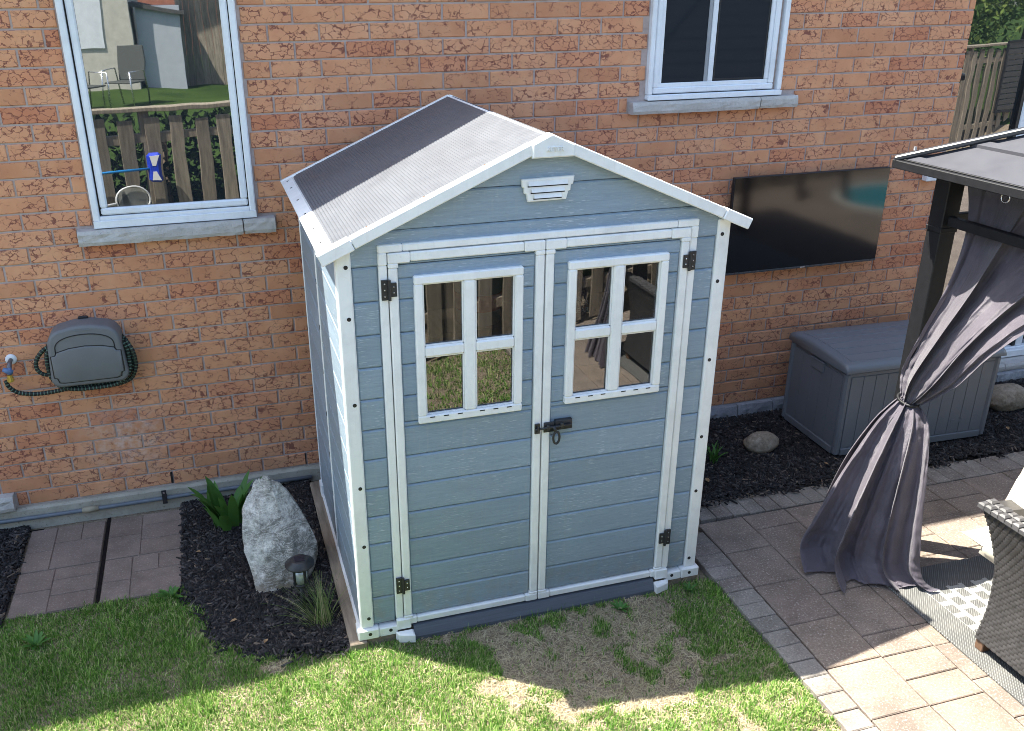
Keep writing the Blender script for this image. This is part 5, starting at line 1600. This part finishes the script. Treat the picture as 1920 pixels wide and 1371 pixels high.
drape(mb, LL, LR, [0.018, 0.044, 0.062, 0.072, 0.078, 0.08], [0.02, 0.05, 0.05, 0.035, 0.03, 0.07], 2.8, 220, 130, (-0.62, -0.78, 0.0), 9)
cpart(mb, 'lower_drape', M['curtain'])
mb = MB()
LB = [(1.925, -0.03, 0.872), (1.83, 0.0, 0.76), (1.70, 0.02, 0.53), (1.62, 0.03, 0.27), (1.60, 0.03, 0.07), (1.58, 0.03, -0.004)]
RB = [(1.97, -0.08, 0.872), (1.985, -0.14, 0.78), (1.955, -0.21, 0.56), (1.93, -0.28, 0.28), (1.93, -0.33, 0.07), (1.95, -0.35, -0.004)]
drape(mb, LB, RB, [0.012, 0.03, 0.04, 0.045, 0.05, 0.05], [0, 0, 0, 0, 0, 0], 4.0, 80, 50, (-0.62, -0.78, 0.0), 21)
cpart(mb, 'rear_drape', M['curtain'])
mb = MB()
ringp = [(1.945 + 0.040 * math.cos(t) * 0.95, -0.075 + 0.062 * math.sin(t), 0.872 + 0.012 * math.sin(t + 1)) for t in np.linspace(0, 2 * PI, 25)[:-1]]
mb.tube(ringp, 0.008, 8, closed=True); mb.tube([(1.965, -0.02, 0.872), (1.985, -0.01, 0.875), (2.0, -0.02, 0.875)], 0.008, 6)
cpart(mb, 'tie_band', M['gazebo'])
mb = MB()
rp_ = [(1.985 + 0.0, -0.34 + 0.022 * math.cos(t), 1.942 + 0.022 * math.sin(t)) for t in np.linspace(0, 2 * PI, 21)[:-1]]
mb.tube(rp_, 0.0035, 6, closed=True); cpart(mb, 'curtain_ring', M['chrome'])
# second curtain, on the far post (seen in the shed panes)
cur2 = thing('gazebo_curtain', 'mauve grey curtain hanging at the front gazebo post by the fence', 'curtain', (1.74, -2.9, -0.01), 'gazebo curtains')
mb = MB()
drape(mb, [(0.04, 0.35, 1.95), (0.02, 0.20, 1.3), (0.0, 0.05, 0.9), (-0.06, 0.12, 0.5), (-0.16, 0.2, 0.0)], [(0.04, -0.12, 1.95), (0.02, -0.12, 1.3), (0.0, -0.08, 0.9), (-0.02, -0.12, 0.5), (-0.12, -0.2, 0.0)], [0.04, 0.035, 0.015, 0.04, 0.055], [0, 0, 0, 0.02, 0.04], 4.5, 80, 40, (-1, 0, 0), 5)
mb.build('drape', M['curtain'], cur2, True)
mb = MB(); mb.tube([(0.0 + 0.03 * math.cos(t), -0.015 + 0.075 * math.sin(t), 0.91) for t in np.linspace(0, 2 * PI, 21)[:-1]], 0.014, 8, closed=True); mb.build('tie_band', M['curtain'], cur2, True)

# ------------------------------------------------------------------ wicker sofa
sofa = thing('wicker_sofa', 'dark woven wicker sofa with curved back standing on the rug', 'sofa', (1.84, -0.86, ZP + 0.012))
def back_x(z):   # outward curve of the back
    return -0.05 + 0.05 * nm(z / 0.68) + 0.035 * math.sin(PI * nm(z / 0.68)) ** 1.3 - 0.015 * nm((z - 0.5) / 0.2)
def end_y(z):    # curved end seen from the yard
    zz = [0.0, 0.2, 0.40, 0.56, 0.68]; yy = [-0.005, 0.000, 0.030, 0.095, 0.162]
    return float(np.interp(z, zz, yy))
SLN = 2.0
mb = MB(); nz = 26
vs = []; fs = []
zs = [0.055 + (0.665 - 0.055) * i / nz for i in range(nz + 1)]
for z in zs:
    vs += [(back_x(z) + 0.012, end_y(z) - 0.008, z), (back_x(z) + 0.012, -SLN - end_y(z), z), (back_x(z) + 0.075, -SLN - end_y(z), z), (back_x(z) + 0.075, end_y(z) - 0.008, z)]
for i in range(nz):
    for k in range(4):
        a = i * 4 + k; b = i * 4 + (k + 1) % 4; fs.append((a, b, b + 4, a + 4))
fs += [(0, 1, 2, 3), (nz * 4 + 3, nz * 4 + 2, nz * 4 + 1, nz * 4)]
mb.add(vs, fs); mb.build('back', simple('wicker_core', (0.03, 0.028, 0.028), 0.7), sofa)
# woven strands over the outer face
def strands(fx, n_rows, z0, z1, y_from, y_to, step=0.030, wd=0.0105):
    V, F = [], []; dz = (z1 - z0) / n_rows
    for r in range(n_rows):
        z = z0 + (r + 0.5) * dz
        ya, yb = y_from(z), y_to(z)
        o = (r % 2) * step / 2
        y = ya - 0.002 + o
        while y > yb:
            ye = y - step * 0.94; yt = min(y, ya)
            if ye < yb: ye = yb
            if yt - ye > 0.006:
                b = len(V); ym = (yt + ye) / 2; h = dz * 0.49
                for yy, k in ((yt, 0.0), (yt - (yt - ye) * 0.28, 1.0), (ye + (yt - ye) * 0.28, 1.0), (ye, 0.0)):
                    for zz, g in ((z - h, 0.0), (z, 1.0), (z + h, 0.0)):
                        V.append((fx(zz, yy) - 0.0005 - 0.0055 * k * (0.45 + 0.55 * g), yy, zz))
                for i in range(3):
                    for j in range(2):
                        q = b + i * 3 + j; F.append((q, q + 3, q + 4, q + 1))
            y -= step
    m = MB(); m.add(V, F); return m
mb = strands(lambda z, y: back_x(z) + 0.012, 38, 0.055, 0.655, lambda z: end_y(z), lambda z: -SLN)
o = mb.build('wicker_weave', M['wicker'], sofa, True); o['kind'] = 'stuff'
# woven top rail, sunlight on it painted as a lighter wicker colour
mb = MB(); n = 58
for i in range(n):
    y1 = 0.155 - i * (SLN + 0.155) / n; y0 = y1 - (SLN + 0.155) / n * 0.93
    bx = back_x(0.66)
    mb.slab([(bx - 0.004, y0), (bx + 0.036, y0), (bx + 0.036, y1), (bx - 0.004, y1)] if i % 2 else [(bx + 0.036, y0), (bx + 0.082, y0), (bx + 0.082, y1), (bx + 0.036, y1)], 0.65, 0.682, 0.008, on_floor)
    mb.slab([(bx + 0.038, y0), (bx + 0.082, y0), (bx + 0.082, y1), (bx + 0.038, y1)] if i % 2 else [(bx - 0.004, y0), (bx + 0.034, y0), (bx + 0.034, y1), (bx - 0.004, y1)], 0.65, 0.677, 0.008, on_floor)
o = mb.build('top_rail', simple('sunlit_rail', (0.085, 0.082, 0.085), 0.38, 0.25, 25, 0.5), sofa); o['kind'] = 'stuff'
# arm at the house end, flaring outward, and the seat
mb = MB(); vs = []; fs = []
for z in zs:
    e = end_y(z); zz = z
    vs += [(back_x(z) + 0.078, e - 0.004, zz), (0.80, e - 0.004, zz * 0.88), (0.80, e - 0.085, zz * 0.88), (back_x(z) + 0.078, e - 0.085, zz)]
for i in range(nz):
    for k in range(4):
        a = i * 4 + k; b = i * 4 + (k + 1) % 4; fs.append((a, a + 4, b + 4, b))
fs += [(nz * 4, nz * 4 + 1, nz * 4 + 2, nz * 4 + 3)]
mb.add(vs, fs); mb.build('arm', M['wicker'], sofa)
mb = MB(); mb.box(0.08, 0.80, -SLN + 0.05, -0.09, 0.055, 0.30, 0.01); mb.build('seat_frame', M['wicker'], sofa)
for x, y in ((0.0, -0.03), (0.74, -0.05), (0.0, -SLN + 0.06), (0.74, -SLN + 0.06)):
    mb = MB(); mb.box(x - 0.022, x + 0.022, y - 0.022, y + 0.022, 0.0, 0.054, 0.003); mb.build('foot', M['wood_foot'], sofa)
def pillow(name, label, loc, size, rot, group):
    t = thing(name, label, 'cushion', loc, group); t.rotation_euler = rot
    sx, sy, sz = size; mb = MB(); n = 14; vs = []; fs = []
    for s in (1, -1):
        for i in range(n + 1):
            for j in range(n + 1):
                u, v = -1 + 2 * i / n, -1 + 2 * j / n
                h = ((1 - abs(u) ** 5) * (1 - abs(v) ** 5)) ** 0.45
                k = 1 - 0.05 * (1 - abs(u)) * 0 
                vs.append((u * sx * k, v * sy, s * sz * h + 0.004 * mnoise.noise(Vector((u * 3, v * 3, s)))))
    m = (n + 1) ** 2
    for s in (0, 1):
        for i in range(n):
            for j in range(n):
                a = s * m + i * (n + 1) + j; f = (a, a + n + 1, a + n + 2, a + 1); fs.append(f if s == 0 else f[::-1])
    mb.add(vs, fs); mb.build('pillow', M['cushion'], t, True)
    # seam piping round the edge
    q = MB(); pts = [(sx * math.copysign(abs(math.cos(t_)) ** 0.3, math.cos(t_)), sy * math.copysign(abs(math.sin(t_)) ** 0.3, math.sin(t_)), 0) for t_ in np.linspace(0, 2 * PI, 41)[:-1]]
    q.tube(pts, 0.005, 6, closed=True); q.build('piping', M['cushion'], t, True)
pillow('back_cushion', 'beige sofa cushion showing above the wicker back nearest the house', (2.06, -0.965, 0.555), (0.25, 0.33, 0.09), (0, math.radians(-72), 0), 'beige sofa cushions')
pillow('back_cushion', 'beige sofa back cushion at the far end beyond the frame', (2.07, -1.75, 0.53), (0.24, 0.33, 0.085), (0, math.radians(-72), 0), 'beige sofa cushions')
pillow('seat_cushion', 'beige seat cushion lying on the wicker sofa', (2.30, -1.38, 0.37), (0.33, 0.85, 0.07), (0, 0, 0), 'beige sofa cushions')

# ------------------------------------------------------------------ yard behind the camera, seen in the glass
fdir = Vector((1, -0.30, 0)).normalized(); fang = math.atan2(-0.30, 1)
fence = thing('board_fence', 'weathered grey board on board fence reflected in the house window', 'fence', (-2.03, FENCE(-2.03), -0.05), None, fang)
rail_len = 17.0
fb = []
for k in range(3):
    m_ = MB(); w = 0.135; m_.box(-w / 2, w / 2, -0.009, 0.009, 0.06, 1.72 + 0.015 * k, 0.003); fb.append(m_.mesh('fence_board', M['fence']))
for i in range(-9, 90):
    link('fence_board', fb[i % 3], fence, (i * 0.245, 0.045, random.uniform(-0.01, 0.01)), (0, random.uniform(-0.012, 0.012), 0))
    if i > 26: link('fence_board', fb[(i + 1) % 3], fence, (i * 0.245 + 0.1225, -0.045, random.uniform(-0.01, 0.01)), (0, random.uniform(-0.012, 0.012), 0))
for z in (0.35, 1.52):
    mb = MB(); mb.box(-2.3, 22, -0.034, 0.034, z, z + 0.085, 0.004); mb.build('fence_rail', M['fence'], fence)
mb = MB(); mb.box(-2.3, 22, -0.075, 0.075, 1.80, 1.84, 0.005); mb.build('cap_rail', M['fence'], fence)
for i in range(11):
    mb = MB(); mb.box(-2.2 + 2.4 * i - 0.045, -2.2 + 2.4 * i + 0.045, -0.0335, 0.0335, 0, 1.80); mb.build('fence_post', M['fence'], fence)

def fpt(x, off, z):       # point beside the fence at world x
    p = Vector((x, FENCE(x), z)); nrm = Vector((0.287, 0.958, 0)); return p + nrm * off
br = thing('pool_brush', 'blue pool brush on a long pole hung on the fence', 'pool brush', fpt(-1.85, 0.13, 1.24))
mb = MB(); mb.tube([(-0.75, 0.2, 0.0), (0.0, 0.0, 0.0)], 0.013, 8); mb.build('pole', M['pole'], br, True)
mb = MB(); mb.box(-0.05, 0.09, -0.03, 0.03, -0.15, 0.15, 0.03); mb.build('brush_head', M['blue_plastic'], br)
for s in (-1, 1):
    mb = MB(); mb.add([(0.0, 0.034, s * 0.03), (0.04, 0.034, s * 0.03), (0.075, 0.034, s * 0.125), (-0.02, 0.034, s * 0.125), (0.0, 0.028, s * 0.03), (0.04, 0.028, s * 0.03), (0.075, 0.028, s * 0.125), (-0.02, 0.028, s * 0.125)], [(0, 1, 2, 3), (0, 4, 5, 1), (1, 5, 6, 2), (2, 6, 7, 3), (3, 7, 4, 0)]); mb.build('vane', M['label_white'], br)
nt_ = thing('skimmer_net', 'round pale skimmer net hung on the fence below the brush', 'skimmer net', fpt(-2.06, 0.12, 0.95))
mb = MB(); mb.tube([(0.15 * math.cos(t), -0.045 * math.cos(t), 0.13 * math.sin(t)) for t in np.linspace(0, 2 * PI, 25)[:-1]], 0.009, 6, closed=True); mb.tube([(-0.15, 0.045, -0.02), (-0.6, 0.18, -0.05)], 0.012, 6, mi=0); mb.build('hoop', M['label_white'], nt_, True)
mb = MB(); mb.lathe([(0.12, 0), (0.135, 0.003)], 20); mb.v = [(x, -0.3 * x - 0.02 + 0 * z, y) for x, y, z in mb.v]; mb.build('mesh_bag', M['net'], nt_)

# neighbouring ground things, seen only as reflections
nb = thing('neighbour_house', 'pale masonry house beyond the back fence, seen in the window glass', 'house', (-5.2, -14.0, 0.85))
mb = MB(); mb.box(-4, 2.75, -4, 0, 0, 5.2); mb.build('wall', M['cream_brick'], nb)
mb = MB(); mb.add([(-4.4, 0.4, 5.2), (3.1, 0.4, 5.2), (3.1, -4.4, 5.2), (-4.4, -4.4, 5.2), (-4.4, -2, 7), (3.1, -2, 7)], [(0, 1, 5, 4), (2, 3, 4, 5), (1, 2, 5), (3, 0, 4), (0, 3, 2, 1)]); mb.build('roof', M['shingle'], nb)
mb = MB(); mb.box(1.2, 2.2, -0.02, 0.03, 0.9, 2.2); mb.build('window', M['vinyl'], nb)
sh2 = thing('garden_hut', 'small grey sided hut beside the neighbouring house, seen in the glass', 'hut', (-2.0, -14.3, 0.85))
mb = MB(); mb.box(-0.35, 0.5, -1.2, 0, 0, 1.7); mb.build('wall', M['grey_vinyl'], sh2)
mb = MB(); mb.add([(-0.45, 0.1, 1.7), (0.6, 0.1, 1.5), (0.6, -1.3, 1.5), (-0.45, -1.3, 1.7), (-0.45, 0.1, 1.78), (0.6, 0.1, 1.58), (0.6, -1.3, 1.58), (-0.45, -1.3, 1.78)], [(4, 5, 6, 7), (0, 1, 5, 4), (1, 2, 6, 5), (2, 3, 7, 6), (3, 0, 4, 7)]); mb.build('roof', M['shingle'], sh2)
ff = thing('far_fence', 'tall sunlit board fence across the neighbouring lawn, seen in the glass', 'fence', (-1.5, -15.0, 0.85))
fme = MB(); fme.box(-0.070, 0.070, -0.012, 0.012, 0, 1.9); fme = fme.mesh('fence_board', M['fence'])
for i in range(44):
    link('fence_board', fme, ff, (0.146 * i, 0.02 * i, random.uniform(-0.02, 0.02)), (0, 0, 0.14))
rh = thing('brick_house', 'red brick house beyond the far fence, seen in the window glass', 'house', (1.0, -26, 0.85))
mb = MB(); mb.box(-4, 5, -5, 0, 0, 6); mb.build('wall', M['red_brick_far'], rh)
mb = MB(); mb.box(-2.2, -0.8, 0.002, 0.05, 2.0, 3.6); mb.build('window', M['vinyl'], rh)
mb = MB(); mb.add([(-4.4, 0.4, 6), (5.4, 0.4, 6), (5.4, -5.4, 6), (-4.4, -5.4, 6), (-4.4, -2.5, 8), (5.4, -2.5, 8)], [(0, 1, 5, 4), (2, 3, 4, 5), (1, 2, 5), (3, 0, 4), (0, 3, 2, 1)]); mb.build('roof', M['shingle'], rh)
def patio_chair(loc, rz, label):
    t = thing('patio_chair', label, 'chair', loc, 'neighbouring patio chairs', rz)
    mb = MB(); mb.box(-0.25, 0.25, -0.24, 0.26, 0.40, 0.43, 0.01); mb.build('seat', M['chair_sling'], t)
    mb = MB(); mb.box(-0.25, 0.25, -0.015, 0.015, 0, 0.62, 0.01, 0, Matrix.Translation((0, 0.27, 0.43)) @ Matrix.Rotation(-0.2, 4, 'X')); mb.build('backrest', M['chair_sling'], t)
    for sx in (-1, 1):
        mb = MB(); mb.tube([(sx * 0.27, -0.26, 0.0), (sx * 0.27, -0.25, 0.62), (sx * 0.27, 0.22, 0.64), (sx * 0.27, 0.30, 0.0)], 0.014, 6); mb.build('arm_frame', M['chrome'], t, True)
patio_chair((-3.15, -10.6, 0.88), 2.4, 'grey sling patio chair at the left, seen in the window glass')
patio_chair((-2.55, -11.2, 0.88), 3.6, 'grey sling patio chair beside the hut, seen in the window glass')
# tree past the fence (upper part of the patio door reflection)
def tree(loc, h, r, label, seed):
    t = thing('leafy_tree', label, 'tree', loc, 'trees beyond the back fence'); rs = np.random.default_rng(seed)
    mb = MB(); mb.tube([(0, 0, 0), (0.05, 0, h * .3), (0, 0.06, h * .6), (0.02, 0, h * .9)], [0.14, 0.11, 0.07, 0.02], 8)
    for i in range(9):
        a = rs.uniform(0, 2 * PI); z = h * rs.uniform(.3, .75); e = Vector((math.cos(a) * r * .8, math.sin(a) * r * .8, z + h * .2)); mb.tube([(0, 0, z), tuple(e * 0.5 + Vector((0, 0, z * .5))), tuple(e)], [0.05, 0.03, 0.01], 6)
    mb.build('trunk', M['bark'], t, True)
    n = 5200; c = rs.normal(0, 1, (60, 3)); c /= np.linalg.norm(c, axis=1, keepdims=True); c *= rs.uniform(.45, 1, (60, 1)); c = c * np.array([r, r, h * .46]) + np.array([0, 0, h * .50])
    p = c[rs.integers(0, 60, n)] + rs.normal(0, r * .13, (n, 3)); a = rs.normal(0, 1, (n, 3)); a /= np.linalg.norm(a, axis=1, keepdims=True); b = np.cross(a, rs.normal(0, 1, (n, 3))); b /= np.linalg.norm(b, axis=1, keepdims=True)
    s = rs.uniform(.05, .10, (n, 1)); V = np.stack([p - a * s, p + b * s * .5, p + a * s, p - b * s * .5], 1).reshape(-1, 3)
    o = np_mesh('crown', V, np.arange(n * 4).reshape(-1, 4), M['tree_leaf'], t)
tree((16.2, -11.6, 0.85), 4.6, 2.2, 'bushy green tree behind the fence seen in the patio door', 1)
tree((19.2, -12.6, 0.85), 5.5, 2.4, 'taller pale green tree beside the first tree', 2)
tree((13.0, -10.2, 0.85), 4.2, 1.9, 'low green tree nearest the pool', 3)

# pool on the sunny side of the patio (mirrored by the television)
pool = thing('garden_pool', 'oval teal pool in the sunny patio, mirrored by the television', 'pool', (8.15, -4.0, ZP - 0.002), None, -0.45)
mb = MB()
n = 40; ring_o = [(1.15 * math.cos(2 * PI * i / n), 0.85 * math.sin(2 * PI * i / n)) for i in range(n)]
mb.add([(x, y, 0.0) for x, y in ring_o] + [(x, y, 0.05) for x, y in ring_o] + [(x * .9, y * .88, 0.05) for x, y in ring_o] + [(x * .9, y * .88, 0.0) for x, y in ring_o],
       [(k * n + i, k * n + (i + 1) % n, (k + 1) * n + (i + 1) % n, (k + 1) * n + i) for k in range(3) for i in range(n)])
mb.build('coping', M['coping'], pool)
mb = MB(); mb.add([(x * .905, y * .885, 0.025) for x, y in ring_o], [tuple(range(n))]); mb.build('water', M['pool_water'], pool)

# ladder rails by the pool and a dark slatted screen on the fence
ld = thing('pool_ladder', 'bent metal pool ladder rails at the pool edge', 'pool ladder', (7.0, -4.75, ZP - 0.002), None, 0.6)
for sy in (0.0, 0.5):
    mb = MB(); mb.tube([(0.0, sy, 0.0), (0.0, sy, 0.75), (0.1, sy, 0.95), (0.35, sy, 1.0), (0.55, sy, 0.85), (0.6, sy, 0.05)], 0.035, 8); mb.build('rail', M['blackmetal'], ld, True)
for z in (0.25, 0.5):
    mb = MB(); mb.box(-0.03, 0.03, 0.036, 0.464, z, z + 0.05); mb.build('step', M['blackmetal'], ld)
ps = thing('privacy_screen', 'black slatted screen hung on the fence, seen in the patio door', 'screen', fpt(13.3, 0.12, 0.55), None, fang)
mb = MB(); ring(mb, -0.42, 0.42, 0.0, 1.28, 0.04, -0.02, 0.02); mb.build('screen_frame', M['gazebo'], ps)
for k in range(12):
    mb = MB(); mb.box(-0.379, 0.379, -0.012, 0.012, 0.05 + k * 0.1, 0.135 + k * 0.1, 0.003); mb.build('slat', M['hip'], ps)

# hedge added behind the nearest fence stretch, near black to darken its gaps
hd = thing('added_hedge', 'dark clipped hedge pressed behind the gaps of the back fence', 'hedge', (0.2, FENCE(0.2) - 0.45, -0.05), None, fang)
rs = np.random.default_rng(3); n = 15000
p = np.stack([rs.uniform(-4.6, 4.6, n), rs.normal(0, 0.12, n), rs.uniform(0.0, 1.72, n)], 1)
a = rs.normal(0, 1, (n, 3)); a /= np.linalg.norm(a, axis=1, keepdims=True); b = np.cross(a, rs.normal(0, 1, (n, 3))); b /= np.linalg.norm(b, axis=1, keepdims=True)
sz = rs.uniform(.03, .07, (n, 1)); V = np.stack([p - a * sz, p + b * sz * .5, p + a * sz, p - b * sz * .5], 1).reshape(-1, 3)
M['hedge'] = island_material('gap_shade_leaves', [(0, (0.003, 0.007, 0.003)), (1, (0.010, 0.018, 0.006))], 0.8, 0.1)
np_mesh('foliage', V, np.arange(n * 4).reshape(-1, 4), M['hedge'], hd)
mb = MB()
for i in range(12): mb.tube([(-4.4 + 0.8 * i, 0, 0), (-4.4 + 0.8 * i, 0.03, 1.5)], 0.03, 6)
mb.build('stems', M['bark'], hd, True)
# weeds in the turf
for i, (x, y, r, lab) in enumerate([(-1.74, 0.70, 0.075, 'leafy weed at the lawn edge by the paving slabs'), (0.40, -0.12, 0.05, 'small leafy weed in the bare soil before the shed doors'), (-2.36, 0.50, 0.07, 'flat broadleaf weed at the far left of the lawn'), (0.80, -0.085, 0.045, 'small green weed at the right foot of the shed')]):
    w = thing('leafy_weed', lab, 'weed', (x, y, gz(x, y)), 'weeds in the lawn')
    for k in range(13):
        mb = MB(); az = k * 2.4 + random.uniform(-.3, .3)
        blade_strip(mb, (0.006 * math.cos(az), 0.006 * math.sin(az), 0.004), az, r * random.uniform(0.7, 1.25), r * 0.30, random.uniform(0.5, 1.1), random.uniform(0.2, 0.7), 5, 0.35)
        mb.build('leaf', M['leaf'], w, True)

# a few fallen leaves
M['dry_leaf'] = simple('dry_leaf', (0.34, 0.22, 0.12), 0.8, 0.25, 40, 0.2)
for x, y, lab in ((-1.30, 0.16, 'tan dry leaf on the mulch close to the lawn edge left of the shed'), (-1.44, 0.36, 'tan dry leaf on the mulch between lawn edge and boulder'), (-1.60, 1.02, 'tan dry leaf on the mulch beside the paving slabs'),
                  (1.42, 0.82, 'tan dry leaf on the mulch near the right shed corner'), (2.24, 0.78, 'tan dry leaf on the mulch by the near corner of the storage box'), (3.72, 0.84, 'tan dry leaf on the mulch beyond the storage box')):
    lf = thing('dry_leaf', lab, 'leaf', (x, y, gz(x, y) + (0.075 if x > 0 else 0.045)), 'dry leaves on the mulch', random.uniform(0, 6))
    mb = MB(); L = random.uniform(0.014, 0.026)
    mb.add([(-L, 0, 0), (-L * .3, L * .5, .003), (L * .5, L * .42, .006), (L, 0, .001), (L * .5, -L * .42, .007), (-L * .3, -L * .5, .004), (0, 0, -.003)], [(0, 6, 1), (1, 6, 2), (2, 6, 3), (3, 6, 4), (4, 6, 5), (5, 6, 0)])
    mb.build('blade', M['dry_leaf'], lf)
